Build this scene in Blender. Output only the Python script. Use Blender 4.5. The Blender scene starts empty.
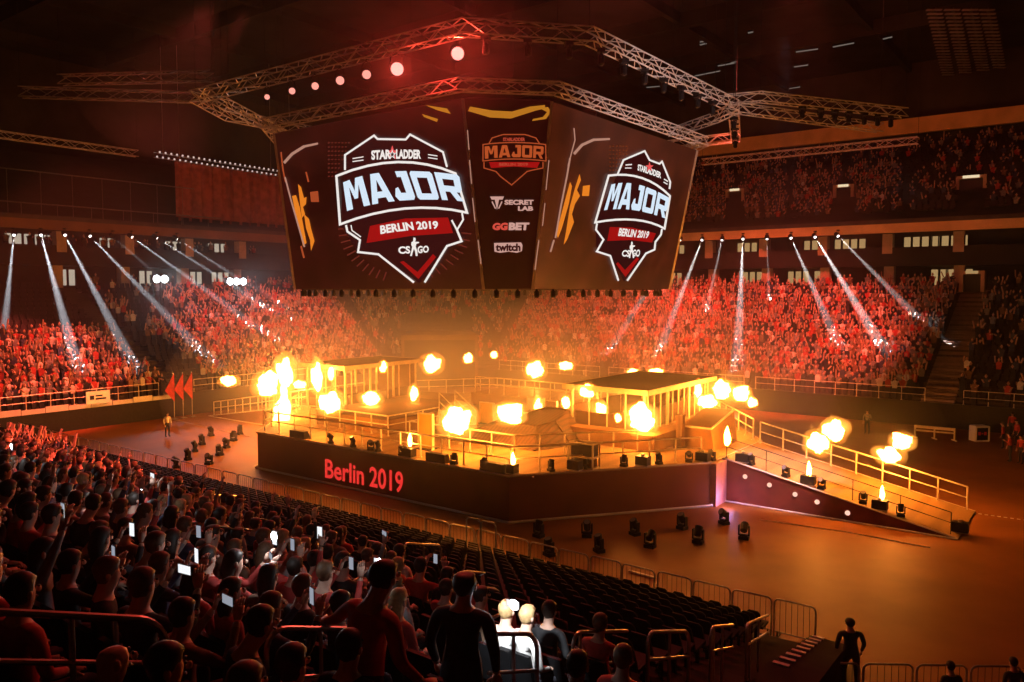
import bpy, bmesh, math, random
from mathutils import Vector, Matrix, noise
R = random.Random(7)
SC = bpy.context.scene
COL = SC.collection
PI = math.pi
# ------------------------------------------------------------------ camera
FOC, CX, CY, EYE = 800.0, 512.0, 341.0, 10.0
PITCH = math.atan(51 / 800)
cp, sp = math.cos(PITCH), math.sin(PITCH)
cd = bpy.data.cameras.new('camera'); cam = bpy.data.objects.new('camera', cd); COL.objects.link(cam)
cam.location = (0, 0, EYE); cam.rotation_euler = (PI / 2 - PITCH, 0, 0)
cd.sensor_width = 36; cd.lens = 36 * FOC / 1024; cd.clip_start = 0.05; cd.clip_end = 500
SC.camera = cam
# arena frame: u runs along the long side, n across the hall, away from the camera's stand
TH = math.atan2(-0.6, 0.8)
def P(u, n, z=0.0): return Vector((0.8 * u + 0.6 * n, -0.6 * u + 0.8 * n, z))
def UN(p): return (0.8 * p[0] - 0.6 * p[1], 0.6 * p[0] + 0.8 * p[1], p[2])
CAM = Vector((0, 0, EYE))
def ray(px, py):
    x = (px - CX) / FOC; y = -(py - CY) / FOC
    return Vector((x, cp + y * sp, -sp + y * cp))
def hit(px, py, q, nrm):
    d = ray(px, py); t = (q - CAM).dot(nrm) / d.dot(nrm)
    return CAM + d * t
NU, NN, NZ = Vector((0.8, -0.6, 0)), Vector((0.6, 0.8, 0)), Vector((0, 0, 1))
def on_n(px, py, n): return hit(px, py, P(0, n, 0), NN)
def on_u(px, py, u): return hit(px, py, P(u, 0, 0), NU)
def on_z(px, py, z): return hit(px, py, Vector((0, 0, z)), NZ)
def proj(p):
    d = Vector(p) - CAM
    zc = d.y * cp - d.z * sp; yc = d.y * sp + d.z * cp
    if zc < 0.1: return (-9999, -9999, zc)
    return (CX + FOC * d.x / zc, CY - FOC * yc / zc, zc)
# ------------------------------------------------------------------ materials
MATS = {}
def mat(name, col, rough=0.6, metal=0.0, var=0.25, scale=3.0, emit=None, es=0.0, spec=0.3):
    if name in MATS: return MATS[name]
    m = bpy.data.materials.new(name); m.use_nodes = True
    nt = m.node_tree; b = nt.nodes['Principled BSDF']
    b.inputs['Roughness'].default_value = rough; b.inputs['Metallic'].default_value = metal
    b.inputs['Specular IOR Level'].default_value = spec
    if var > 0:
        tc = nt.nodes.new('ShaderNodeTexCoord'); nz = nt.nodes.new('ShaderNodeTexNoise'); rp = nt.nodes.new('ShaderNodeValToRGB')
        nz.inputs['Scale'].default_value = scale; nz.inputs['Detail'].default_value = 3
        a = [max(0, c * (1 - var)) for c in col]; c2 = [min(1, c * (1 + var)) for c in col]
        rp.color_ramp.elements[0].position = 0.35; rp.color_ramp.elements[1].position = 0.65
        rp.color_ramp.elements[0].color = (*a, 1); rp.color_ramp.elements[1].color = (*c2, 1)
        nt.links.new(tc.outputs['Object'], nz.inputs['Vector']); nt.links.new(nz.outputs['Fac'], rp.inputs['Fac'])
        nt.links.new(rp.outputs['Color'], b.inputs['Base Color'])
    else:
        b.inputs['Base Color'].default_value = (*col, 1)
    if emit:
        b.inputs['Emission Color'].default_value = (*emit, 1); b.inputs['Emission Strength'].default_value = es
    MATS[name] = m; return m
def glow(name, col, s, sample=False):
    if name in MATS: return MATS[name]
    m = bpy.data.materials.new(name); m.use_nodes = True; nt = m.node_tree; nt.nodes.clear()
    e = nt.nodes.new('ShaderNodeEmission'); o = nt.nodes.new('ShaderNodeOutputMaterial')
    e.inputs[0].default_value = (*col, 1); e.inputs[1].default_value = s
    nt.links.new(e.outputs[0], o.inputs[0])
    if not sample: m.cycles.emission_sampling = 'NONE'
    MATS[name] = m; return m
def planks(name, col, width=0.3, dark=0.5, rough=0.6):
    m = mat(name, col, rough, 0, 0)
    nt = m.node_tree; b = nt.nodes['Principled BSDF']
    tc = nt.nodes.new('ShaderNodeTexCoord'); w = nt.nodes.new('ShaderNodeTexWave'); rp = nt.nodes.new('ShaderNodeValToRGB')
    w.inputs['Scale'].default_value = 0.31 / width; w.inputs['Distortion'].default_value = 0.6; w.inputs['Detail'].default_value = 2
    rp.color_ramp.elements[0].color = (*[c * dark for c in col], 1); rp.color_ramp.elements[1].color = (*col, 1)
    rp.color_ramp.elements[0].position = 0.1; rp.color_ramp.elements[1].position = 0.5
    nt.links.new(tc.outputs['Object'], w.inputs['Vector']); nt.links.new(w.outputs['Fac'], rp.inputs['Fac'])
    nt.links.new(rp.outputs['Color'], b.inputs['Base Color']); return m
M_FLOOR = mat('hall_floor', (0.30, 0.112, 0.024), 0.55, 0, 0.16, 0.35, spec=0.25)
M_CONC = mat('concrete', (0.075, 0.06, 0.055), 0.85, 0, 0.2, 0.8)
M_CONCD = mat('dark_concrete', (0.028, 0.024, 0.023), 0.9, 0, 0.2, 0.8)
M_STEP = mat('step_concrete', (0.30, 0.22, 0.2), 0.8, 0, 0.15, 1.5)
M_CEIL = mat('ceiling_black', (0.022, 0.02, 0.02), 0.9, 0, 0.4, 0.3)
M_WALL = mat('dark_wall', (0.05, 0.04, 0.038), 0.9, 0, 0.3, 0.3)
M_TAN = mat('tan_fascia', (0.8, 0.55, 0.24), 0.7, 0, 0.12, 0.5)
M_COLUMN = mat('column_plaster', (0.55, 0.42, 0.28), 0.7, 0, 0.15, 0.8)
M_CURT = mat('red_drape', (0.30, 0.10, 0.09), 0.9, 0, 0.3, 1.2)
M_BLACK = mat('black_metal', (0.018, 0.018, 0.02), 0.45, 0.3, 0.2, 6)
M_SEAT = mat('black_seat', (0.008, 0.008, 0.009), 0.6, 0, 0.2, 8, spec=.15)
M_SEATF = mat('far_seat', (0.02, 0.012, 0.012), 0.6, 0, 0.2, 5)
M_STEEL = mat('steel', (0.55, 0.54, 0.53), 0.32, 0.9, 0.1, 10)
M_GALV = mat('galvanised_steel', (0.5, 0.48, 0.46), 0.4, 0.6, 0.12, 12)
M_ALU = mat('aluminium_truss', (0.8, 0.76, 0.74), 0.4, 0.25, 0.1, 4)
M_RAILW = mat('light_rail', (0.9, 0.82, 0.62), 0.45, 0.2, 0.1, 6)
M_SKIRT = mat('stage_skirt', (0.22, 0.055, 0.012), 0.75, 0, 0.12, 0.6)
M_RAMPS = mat('ramp_skirt', (0.20, 0.035, 0.02), 0.7, 0, 0.2, 1.2)
M_DECK = planks('stage_deck', (0.40, 0.24, 0.09), 1.0, 0.8)
M_TRIM = mat('pale_trim', (0.8, 0.68, 0.6), 0.5, 0, 0.1, 3)
M_ROOF = planks('brown_roof', (0.10, 0.05, 0.022), 0.28, 0.45)
M_MOUND = planks('brown_planks', (0.12, 0.058, 0.026), 0.22, 0.35)
M_BROWN = mat('brown_deck', (0.085, 0.038, 0.014), 0.8, 0, 0.2, 1)
M_YEL = mat('yellow_panel', (0.75, 0.5, 0.08), 0.6, 0, 0.1, 2)
M_OCHRE = mat('ochre_panel', (0.26, 0.125, 0.035), 0.7, 0, 0.15, 1.5)
M_FRAME = mat('pale_frame', (0.8, 0.68, 0.45), 0.5, 0.1, 0.1, 3)
M_WHITE = mat('white_panel', (0.8, 0.8, 0.8), 0.5, 0, 0.05, 3)
M_REDP = mat('red_fabric', (0.6, 0.05, 0.05), 0.8, 0, 0.2, 3)
M_RED = mat('red_paint', (0.7, 0.05, 0.05), 0.5, 0, 0.05, 3)
M_GLASS = mat('dark_glass', (0.03, 0.03, 0.035), 0.1, 0, 0)
M_WINLIT = glow('lit_window', (1.0, 0.62, 0.25), 0.4)
M_WINDIM = glow('dim_window', (1.0, 0.85, 0.65), 0.45)
M_LENSOFF = mat('lens_glass', (0.25, 0.25, 0.28), 0.12, 0.2, 0)
M_WHITEGLOW = glow('white_lamp', (0.85, 0.93, 1.0), 14)
M_BEAMLENS = glow('beam_lens', (1.0, 0.92, 0.85), 4)
M_REDLENS = glow('red_lamp', (1.0, 0.33, 0.28), 1.9)
M_REDLENS2 = glow('red_lamp_dim', (1.0, 0.33, 0.26), 1.3)
M_PHONE = glow('phone_screen', (0.95, 0.97, 1.0), 1.0)
M_STRIP = glow('ceiling_strip', (1.0, 0.85, 0.72), 0.14)
M_PINKLAMP = glow('pink_lamp', (1.0, 0.55, 0.42), 1.2)
M_DOTS = glow('bulb', (1.0, 0.75, 0.65), 0.7)
M_REDTXT = glow('red_lettering', (0.9, 0.035, 0.03), 0.9)
# ------------------------------------------------------------------ mesh builder
class MB:
    def __init__(s): s.v = []; s.f = []; s.m = []
    def add(s, vs, fs, mi=0):
        o = len(s.v); s.v.extend([tuple(p) for p in vs])
        for f in fs: s.f.append([o + i for i in f]); s.m.append(mi)
    def hexa(s, p, mi=0):
        s.add(p, [(0, 3, 2, 1), (4, 5, 6, 7), (0, 1, 5, 4), (1, 2, 6, 5), (2, 3, 7, 6), (3, 0, 4, 7)], mi)
    def box(s, x0, x1, y0, y1, z0, z1, mi=0):
        s.hexa([(x0, y0, z0), (x1, y0, z0), (x1, y1, z0), (x0, y1, z0), (x0, y0, z1), (x1, y0, z1), (x1, y1, z1), (x0, y1, z1)], mi)
    def cbox(s, c, sz, mi=0):
        s.box(c[0] - sz[0] / 2, c[0] + sz[0] / 2, c[1] - sz[1] / 2, c[1] + sz[1] / 2, c[2] - sz[2] / 2, c[2] + sz[2] / 2, mi)
    def bar(s, a, b, w, h=None, mi=0):
        a = Vector(a); b = Vector(b); h = h or w; d = (b - a).normalized()
        up = Vector((0, 0, 1)) if abs(d.z) < 0.95 else Vector((1, 0, 0))
        r = d.cross(up).normalized() * w / 2; q = r.cross(d).normalized() * h / 2
        s.hexa([a - r - q, a + r - q, a + r + q, a - r + q, b - r - q, b + r - q, b + r + q, b - r + q], mi)
    def tube(s, pts, r, seg=6, mi=0, closed=False):
        pts = [Vector(p) for p in pts]; n = len(pts); vs = []; prev = None
        for i, p in enumerate(pts):
            if closed: d = pts[(i + 1) % n] - pts[i - 1]
            else: d = pts[min(i + 1, n - 1)] - pts[max(i - 1, 0)]
            d.normalize()
            if prev is None:
                up = Vector((0, 0, 1)) if abs(d.z) < 0.9 else Vector((1, 0, 0)); prev = d.cross(up).normalized()
            a = (prev - d * prev.dot(d)).normalized(); prev = a; b = d.cross(a)
            for k in range(seg):
                t = 2 * PI * k / seg; vs.append(p + (a * math.cos(t) + b * math.sin(t)) * r)
        fs = []
        for i in range(n if closed else n - 1):
            j = (i + 1) % n
            for k in range(seg):
                l = (k + 1) % seg; fs.append((i * seg + k, i * seg + l, j * seg + l, j * seg + k))
        if not closed:
            fs.append(tuple(range(seg))[::-1]); fs.append(tuple((n - 1) * seg + k for k in range(seg)))
        s.add(vs, fs, mi)
    def lathe(s, prof, c=(0, 0, 0), seg=12, axis='z', mi=0):
        vs = []; fs = []
        for r, h in prof:
            for k in range(seg):
                t = 2 * PI * k / seg; x, y = r * math.cos(t), r * math.sin(t)
                vs.append({'z': (c[0] + x, c[1] + y, c[2] + h), 'y': (c[0] + x, c[1] + h, c[2] - y), 'x': (c[0] + h, c[1] + x, c[2] + y)}[axis])
        for i in range(len(prof) - 1):
            for k in range(seg):
                l = (k + 1) % seg; fs.append((i * seg + k, i * seg + l, (i + 1) * seg + l, (i + 1) * seg + k))
        fs.append(tuple(range(seg))[::-1]); fs.append(tuple((len(prof) - 1) * seg + k for k in range(seg)))
        s.add(vs, fs, mi)
    def prism(s, poly, z0, z1, mi=0):
        n = len(poly); vs = [(p[0], p[1], z0) for p in poly] + [(p[0], p[1], z1) for p in poly]
        fs = [tuple(range(n))[::-1], tuple(range(n, 2 * n))] + [(i, (i + 1) % n, n + (i + 1) % n, n + i) for i in range(n)]
        s.add(vs, fs, mi)
    def ball(s, c, r, seg=10, rings=6, mi=0):
        if not isinstance(r, (tuple, list)): r = (r, r, r)
        vs = [(c[0], c[1], c[2] - r[2])]
        for i in range(1, rings):
            a = -PI / 2 + PI * i / rings
            for k in range(seg):
                t = 2 * PI * k / seg
                vs.append((c[0] + r[0] * math.cos(a) * math.cos(t), c[1] + r[1] * math.cos(a) * math.sin(t), c[2] + r[2] * math.sin(a)))
        vs.append((c[0], c[1], c[2] + r[2])); fs = []
        for k in range(seg):
            l = (k + 1) % seg; fs.append((0, 1 + l, 1 + k)); fs.append((len(vs) - 1, 1 + (rings - 2) * seg + k, 1 + (rings - 2) * seg + l))
            for i in range(rings - 2):
                a = 1 + i * seg; b = a + seg; fs.append((a + k, a + l, b + l, b + k))
        s.add(vs, fs, mi)
    def plate(s, pts, nrm, t=0.02, mi=0):      # a flat outline with a thickness
        n = len(pts); q = [Vector(p) + nrm * t for p in pts]
        s.add(list(pts) + q, [tuple(range(n)), tuple(range(n, 2 * n))[::-1]] + [(i, (i + 1) % n, n + (i + 1) % n, n + i) for i in range(n)], mi)
    def mesh(s, name, mats, xf=None, smooth=False):
        me = bpy.data.meshes.new(name)
        me.from_pydata([xf(*p) for p in s.v] if xf else s.v, [], s.f)
        if not isinstance(mats, (list, tuple)): mats = [mats]
        for m in mats: me.materials.append(m)
        if len(mats) > 1: me.polygons.foreach_set('material_index', s.m)
        if smooth: me.polygons.foreach_set('use_smooth', [True] * len(me.polygons))
        bm = bmesh.new(); bm.from_mesh(me); bmesh.ops.recalc_face_normals(bm, faces=bm.faces); bm.to_mesh(me); bm.free()
        me.update(); return me
    def build(s, name, mats, parent=None, xf=None, smooth=False):
        return link(name, s.mesh(name, mats, xf, smooth), parent)
def link(name, me, parent=None):
    o = bpy.data.objects.new(name, me); COL.objects.link(o)
    if parent: o.parent = parent
    return o
def tag(o, label, cat, group=None, kind=None):
    o['label'] = label; o['category'] = cat
    if group: o['group'] = group
    if kind: o['kind'] = kind
    return o
def struct(o): o['kind'] = 'structure'; return o
def thing(name, label, cat, loc=(0, 0, 0), rz=0, group=None):
    o = bpy.data.objects.new(name, None); COL.objects.link(o); o.location = loc; o.rotation_euler = (0, 0, rz)
    o.empty_display_size = 0.2
    return tag(o, label, cat, group)
def copy_tree(o, parent=None):
    c = o.copy(); COL.objects.link(c)
    if parent: c.parent = parent
    for ch in o.children: copy_tree(ch, c)
    return c
ONES = 'zeroth first second third fourth fifth sixth seventh eighth ninth tenth eleventh twelfth thirteenth fourteenth fifteenth sixteenth seventeenth eighteenth nineteenth'.split()
TENS = {20: ('twentieth', 'twenty'), 30: ('thirtieth', 'thirty'), 40: ('fortieth', 'forty'), 50: ('fiftieth', 'fifty'), 60: ('sixtieth', 'sixty'), 70: ('seventieth', 'seventy'), 80: ('eightieth', 'eighty'), 90: ('ninetieth', 'ninety')}
def nth(k):
    if k < 20: return ONES[k]
    t = k // 10 * 10
    return TENS[t][0] if k == t else TENS[t][1] + '-' + ONES[k - t]
# ------------------------------------------------------------------ hall geometry
ZF = 1.8                      # height of the front edge of the far and end stands
def near_z(n): return 7.6 - 0.34 * n
def u_end(n): return -6.5 + (22 - n) * 0.19
BOWL = [(-59, -20), (-59, 57), (-51, 65), (40, 65)]
def bowl(i, d):               # path vertex i pushed outwards by d
    q = d * math.tan(PI / 8)
    return [(-59 - d, -20), (-59 - d, 57 + q), (-51 - q, 65 + d), (40, 65 + d)][i]
def bowl_pt(seg, t, d):
    if seg == 0: return (-59 - d, -20 + 77 * t)
    if seg == 2: return (-51 + 91 * t, 65 + d)
    a, b = bowl(seg, d), bowl(seg + 1, d)
    return (a[0] + (b[0] - a[0]) * t, a[1] + (b[1] - a[1]) * t)
FACE = [TH - PI / 2, TH - PI * 0.75, TH + PI]      # heading of someone seated in each section
def ring(mb, d0, d1, z0, z1, mi=0):                # a solid band of the bowl between two offsets
    for s in range(3):
        a, b, c, e = bowl(s, d0), bowl(s + 1, d0), bowl(s + 1, d1), bowl(s, d1)
        mb.hexa([(*a, z0), (*b, z0), (*c, z0), (*e, z0), (*a, z1), (*b, z1), (*c, z1), (*e, z1)], mi)
m = MB(); m.box(-80, 60, -30, 90, -0.3, 0.0); struct(m.build('floor', M_FLOOR, xf=P))
m = MB()
for i in range(22):
    d = i * 0.85; z = ZF + 0.38 * i
    ring(m, d, d + 0.85 + (0.0 if i < 21 else 1.2), -0.2 if i == 0 else z - 0.6, z)
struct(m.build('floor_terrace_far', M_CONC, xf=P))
m = MB()
for i in range(25):
    n0 = 1.2 + 0.85 * i - 0.45; n1 = n0 + 0.85; z = near_z(1.2 + 0.85 * i)
    m.hexa([(-75, n0, -0.2), (u_end(n0), n0, -0.2), (u_end(n1), n1, -0.2), (-75, n1, -0.2), (-75, n0, z), (u_end(n0), n0, z), (u_end(n1), n1, z), (-75, n1, z)])
m.hexa([(-75, -8, -0.2), (u_end(-8), -8, -0.2), (u_end(0.75), 0.75, -0.2), (-75, 0.75, -0.2), (-75, -8, 7.55), (u_end(-8), -8, 7.55), (u_end(.75), 0.75, 7.55), (-75, 0.75, 7.55)])
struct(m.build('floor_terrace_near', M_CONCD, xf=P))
DT = 18.7                      # top of the lower tier
def zb(z0, z1, d0, d1, name, mt):
    m = MB(); ring(m, d0, d1, z0, z1); return struct(m.build(name, mt, xf=P))
zb(9.8, 10.2, DT, 26, 'floor_suites', M_CONC)
zb(12.3, 13.5, DT + 0.2, 26, 'floor_balcony', M_CONCD)
zb(10.2, 12.3, 23.0, 26, 'wall_suites', M_WALL)
zb(13.5, 16.2, 22.2, 26, 'wall_lounge', M_WALL)
def zseg(z0, z1, d0, d1, segs, name, mt):
    m = MB()
    for s in segs:
        a, b, c, e = bowl(s, d0), bowl(s + 1, d0), bowl(s + 1, d1), bowl(s, d1)
        m.hexa([(*a, z0), (*b, z0), (*c, z0), (*e, z0), (*a, z1), (*b, z1), (*c, z1), (*e, z1)])
    return struct(m.build(name, mt, xf=P))
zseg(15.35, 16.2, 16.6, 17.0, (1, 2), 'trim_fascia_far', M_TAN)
zseg(15.35, 16.2, 16.6, 17.0, (0,), 'trim_fascia_left', mat('tan_fascia_shaded', (.22, .11, .06), .7, 0, .15, .5))  # same fascia in a darker brown; the weaker light at left is painted in
zb(16.2, 16.6, 16.6, 22.4, 'floor_upper_tier', M_CONC)
m = MB()
for i in range(24):
    ring(m, 17.2 + i * 0.85, 18.05 + i * 0.85, 16.3, 16.7 + 0.42 * i)
struct(m.build('floor_terrace_upper', M_CONCD, xf=P))
zb(16.3, 40, 37.6, 38.2, 'wall_far', M_WALL)
m = MB(); m.box(-120, 70, -40, 125, 36, 36.5); struct(m.build('ceiling', M_CEIL, xf=P))
m = MB(); m.box(-120, 60, -12, -11, 0, 36); struct(m.build('wall_near', M_WALL, xf=P))
m = MB(); m.box(40, 41, -20, 110, 0, 36); struct(m.build('wall_right', M_WALL, xf=P))
# tan beam under the roof over the upper tier
m = MB()
a, b = 35.0, 35.6
for s in (2,):
    m.hexa([(*bowl(2, a), 27.6), (*bowl(3, a), 27.6), (*bowl(3, b), 27.6), (*bowl(2, b), 27.6), (*bowl(2, a), 29.3), (*bowl(3, a), 29.3), (*bowl(3, b), 29.3), (*bowl(2, b), 29.3)])
struct(m.build('trim_roof_beam', M_TAN, xf=P))
# columns and windows of the two suite levels
k = 0; kw = 0
for seg, L in ((0, 77), (1, 11), (2, 91)):
    step = 6.0
    cnt = max(1, int(L / step))
    for i in range(cnt):
        t = (i + 0.5) / cnt
        ang = [PI / 2, PI / 4, 0][seg]
        def fr(d): return bowl_pt(seg, t, d)
        for (z0, z1, dd) in ((13.5, 15.4, 19.4), (10.2, 12.3, 20.4)):
            c = fr(dd); m = MB(); w = 0.45
            ax = (math.cos(ang), math.sin(ang)); pr = (-ax[1], ax[0])
            q = [(c[0] + ax[0] * sx * w + pr[0] * sy * w, c[1] + ax[1] * sx * w + pr[1] * sy * w) for sx, sy in ((-1, -1), (1, -1), (1, 1), (-1, 1))]
            m.prism(q, z0, z1); k += 1
            pxx = proj(P(c[0], c[1], z0))
            if -40 < pxx[0] < 1060: struct(m.build('trim_column_%d' % k, M_COLUMN, xf=P))
        for (z0, z1, dd) in ((13.75, 15.2, 22.15), (10.45, 12.0, 22.95)):
            c = fr(dd); pxx = proj(P(c[0], c[1], z0))
            if not (-40 < pxx[0] < 1060): continue
            ax = (math.cos(ang), math.sin(ang)); pr = (-ax[1], ax[0])
            if seg == 0: pr = (1, 0)
            elif seg == 1: pr = (0.7071, -0.7071)
            else: pr = (0, -1)
            npan = R.choice((2, 3, 3, 4)); off = R.uniform(-1.2, 1.2) - npan * 0.4 + 3.0 * (R.random() < 0.5)
            kw += 1
            m = MB(); fm = MB()
            for j in range(npan):
                x0 = off + j * 0.8; x1 = x0 + 0.58
                def pt(x, e): return (c[0] + ax[0] * x + pr[0] * e, c[1] + ax[1] * x + pr[1] * e)
                A, B, C_, D = pt(x0, 0.02), pt(x1, 0.02), pt(x1, 0.05), pt(x0, 0.05)
                m.hexa([(*A, z0), (*B, z0), (*C_, z0), (*D, z0), (*A, z1), (*B, z1), (*C_, z1), (*D, z1)])
                for xa in (x0 - 0.06, x1 + 0.06):
                    A, B, C_, D = pt(xa - .05, 0.0), pt(xa + .05, 0.0), pt(xa + .05, 0.1), pt(xa - .05, 0.1)
                    fm.hexa([(*A, z0), (*B, z0), (*C_, z0), (*D, z0), (*A, z1), (*B, z1), (*C_, z1), (*D, z1)])
            lit = M_WINDIM if seg == 0 else (M_WINLIT if R.random() < 0.8 else M_GLASS)
            w_ = struct(m.build('window_%d' % kw, lit, xf=P)); fm.build('window_frame', M_CONCD, w_, xf=P)
# balcony parapet rail of the lounge level, doors of the upper tier
m = MB(); ring(m, DT + 0.3, DT + 0.5, 13.5, 14.1); struct(m.build('trim_parapet', M_CONCD, xf=P))
def portal(i, px, py, seg, d, w, h, lit, name):
    q = hit(px, py, P(*bowl(2, d), 0), NN) if seg == 2 else hit(px, py, P(*bowl(0, d), 0), NU)
    u, n, z = UN(q); m = MB(); f = MB(); l = MB()
    m.box(u - w / 2, u + w / 2, n - 0.06, n + 0.9, z, z + h)
    for s in (-1, 1): f.box(u + s * (w / 2 + .15) - .15, u + s * (w / 2 + .15) + .15, n - 0.5, n + 0.9, z, z + h + .3)
    f.box(u - w / 2, u + w / 2, n - 0.5, n + 0.9, z + h, z + h + .3)
    l.box(u - w * .35, u + w * .35, n - 0.58, n - 0.5, z + h + .05, z + h + .3)
    o = struct(m.build('door_%d' % i, M_BLACK, xf=P)); f.build('door_frame', M_COLUMN, o, xf=P); l.build('door_light', glow('door_lamp', (1, .8, .5), 0.9) if lit else M_WINLIT, o, xf=P)
portal(1, 844, 207, 2, 24.0, 1.5, 2.0, True, ''); portal(2, 971, 202, 2, 24.0, 2.0, 2.2, True, ''); portal(3, 736, 204, 2, 25.0, 1.6, 1.4, True, '')
portal(4, 972, 292, 2, 18.0, 1.4, 1.6, False, '')
M_TAN2 = mat('brown_lintel', (.2, .12, .06), .8, 0, .2, 1)
m = MB(); ring(m, -.06, 0.0, 0, ZF - .02); struct(m.build('wall_stand_front', M_BLACK, xf=P))
# the tunnel in the corner of the bowl
m = MB(); a = Vector((*bowl_pt(1, 0.5, 0.0), 0)); dirn = Vector((-0.7071, 0.7071, 0)); al = Vector((0.7071, 0.7071, 0))
def cpt(x, y, z): v = a + al * x + dirn * y; return (v.x, v.y, z)
def cbx(mb, x0, x1, y0, y1, z0, z1): mb.hexa([cpt(x0, y0, z0), cpt(x1, y0, z0), cpt(x1, y1, z0), cpt(x0, y1, z0), cpt(x0, y0, z1), cpt(x1, y0, z1), cpt(x1, y1, z1), cpt(x0, y1, z1)])
cbx(m, -3.6, 3.6, -0.1, 8.5, 0, 4.9); o = struct(m.build('door_5', M_BLACK, xf=P))
f = MB(); cbx(f, -3.9, 3.9, -0.3, 8.7, 4.9, 5.4); cbx(f, -3.9, -3.6, -0.3, 8.7, 0, 4.9); cbx(f, 3.6, 3.9, -0.3, 8.7, 0, 4.9); f.build('door_frame', M_TAN2, o, xf=P)
# stair aisles of the far stand
def aisle(i, seg, t, w, mt=M_STEP):
    m = MB()
    for r in range(22):
        d = r * 0.85
        for hh in (0, 1):
            c = bowl_pt(seg, t, d + hh * 0.42); e = bowl_pt(seg, t, d + hh * 0.42 + 0.45)
            ax = Vector((bowl(seg + 1, 0)[0] - bowl(seg, 0)[0], bowl(seg + 1, 0)[1] - bowl(seg, 0)[1])).normalized() * w / 2
            z = ZF + 0.38 * r + 0.02 + 0.19 * hh
            m.hexa([(c[0] - ax.x, c[1] - ax.y, z - .3), (c[0] + ax.x, c[1] + ax.y, z - .3), (e[0] + ax.x, e[1] + ax.y, z - .3), (e[0] - ax.x, e[1] - ax.y, z - .3),
                    (c[0] - ax.x, c[1] - ax.y, z), (c[0] + ax.x, c[1] + ax.y, z), (e[0] + ax.x, e[1] + ax.y, z), (e[0] - ax.x, e[1] - ax.y, z)])
    o = struct(m.build('floor_stairs_%d' % i, mt, xf=P)); return o
AIS = []
def t_of_u(u): return (u + 51) / 91.0
def t_of_n(n): return (n + 20) / 77.0
for i, (seg, t, w) in enumerate(((2, t_of_u(-10.0), 2.2), (1, 0.02, 1.4), (1, 0.98, 1.4), (0, t_of_n(34.5), 1.6))):
    aisle(i + 1, seg, t, w, M_STEP if i == 0 else M_CONC); AIS.append((seg, t, w))
# ------------------------------------------------------------------ stage
DZ = 2.1
OCT = [(-38.1, 27), (-20.4, 27), (-14.6, 34.7), (-14.6, 41.3), (-20.4, 49), (-38.1, 49), (-43.9, 41.3), (-43.9, 34.7)]
def shrink(poly, d, c=(-29.25, 38)):
    out = []; n = len(poly)
    for i in range(n):
        p0, p1, p2 = Vector(poly[i - 1]), Vector(poly[i]), Vector(poly[(i + 1) % n])
        e1 = (p1 - p0).normalized(); e2 = (p2 - p1).normalized()
        n1 = Vector((-e1.y, e1.x)); n2 = Vector((-e2.y, e2.x)); b = (n1 + n2).normalized()
        out.append(tuple(p1 + b * d / max(0.3, b.dot(n1))))
    return out
stage = thing('stage_platform', 'large eight-sided brown stage platform with red city lettering on its front wall', 'stage', P(-29.25, 38, 0), TH)
def SL(u, n, z): return (u + 29.25, n - 38, z)
m = MB(); m.prism(OCT, 0.0, DZ - 0.12); m.build('skirt', M_SKIRT, stage, xf=SL)
m = MB(); m.prism(shrink(OCT, -0.06), DZ - 0.12, DZ); m.build('deck', M_DECK, stage, xf=SL)
m = MB(); pp = shrink(OCT, -0.12); m.tube([(p[0], p[1], 0.06) for p in pp], 0.065, 5, closed=True); m.build('base_trim', M_WHITE, stage, xf=SL)
m = MB(); pp = shrink(OCT, -0.07); m.tube([(p[0], p[1], DZ - 0.03) for p in pp], 0.04, 5, closed=True); m.build('edge_trim', M_TRIM, stage, xf=SL)
m = MB(); m.box(-14.6, -14.3, 34.75, 36.0, 0, DZ - 0.1); m.build('end_panel', mat('pink_panel', (0.8, 0.42, 0.42), 0.6, 0, 0.1, 2), stage, xf=SL)
# text laid on any plane; q(s,t) maps the unit square to a point
def text(s, q, bold=0.02, thick=None, spacing=1.0):
    cu = bpy.data.curves.new('t', 'FONT'); cu.body = s; cu.resolution_u = 3; cu.offset = bold; cu.space_character = spacing
    ob = bpy.data.objects.new('t', cu); COL.objects.link(ob); bpy.context.view_layer.update()
    me = bpy.data.meshes.new_from_object(ob.evaluated_get(bpy.context.evaluated_depsgraph_get()))
    bpy.data.objects.remove(ob); bpy.data.curves.remove(cu)
    xs = [v.co.x for v in me.vertices]; ys = [v.co.y for v in me.vertices]
    x0, x1, y0, y1 = min(xs), max(xs), min(ys), max(ys)
    vs = [q((v.co.x - x0) / (x1 - x0), (v.co.y - y0) / (y1 - y0)) for v in me.vertices]
    fs = [list(p.vertices) for p in me.polygons]; bpy.data.meshes.remove(me)
    return vs, fs
def bil(tl, tr, bl, br, pl):
    def q(s, t):
        x = (tl[0] * (1 - s) + tr[0] * s) * t + (bl[0] * (1 - s) + br[0] * s) * (1 - t)
        y = (tl[1] * (1 - s) + tr[1] * s) * t + (bl[1] * (1 - s) + br[1] * s) * (1 - t)
        return pl(x, y)
    return q
def quad2(a, b, c, s):
    b = (2 * b[0] - (a[0] + c[0]) / 2, 2 * b[1] - (a[1] + c[1]) / 2)
    return tuple(a[i] * (1 - s) ** 2 + 2 * b[i] * s * (1 - s) + c[i] * s * s for i in (0, 1))
def arc(tl, tm, tr, bl, bm, br, pl):
    def q(s, t):
        A = quad2(tl, tm, tr, s); B = quad2(bl, bm, br, s)
        return pl(A[0] * t + B[0] * (1 - t), A[1] * t + B[1] * (1 - t))
    return q
def front(x, y): return P(*SL_inv(on_n(x, y, 26.97)))
def SL_inv(p): return UN(p)
def stage_local(p): u, n, z = UN(p); return SL(u, n, z)
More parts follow.
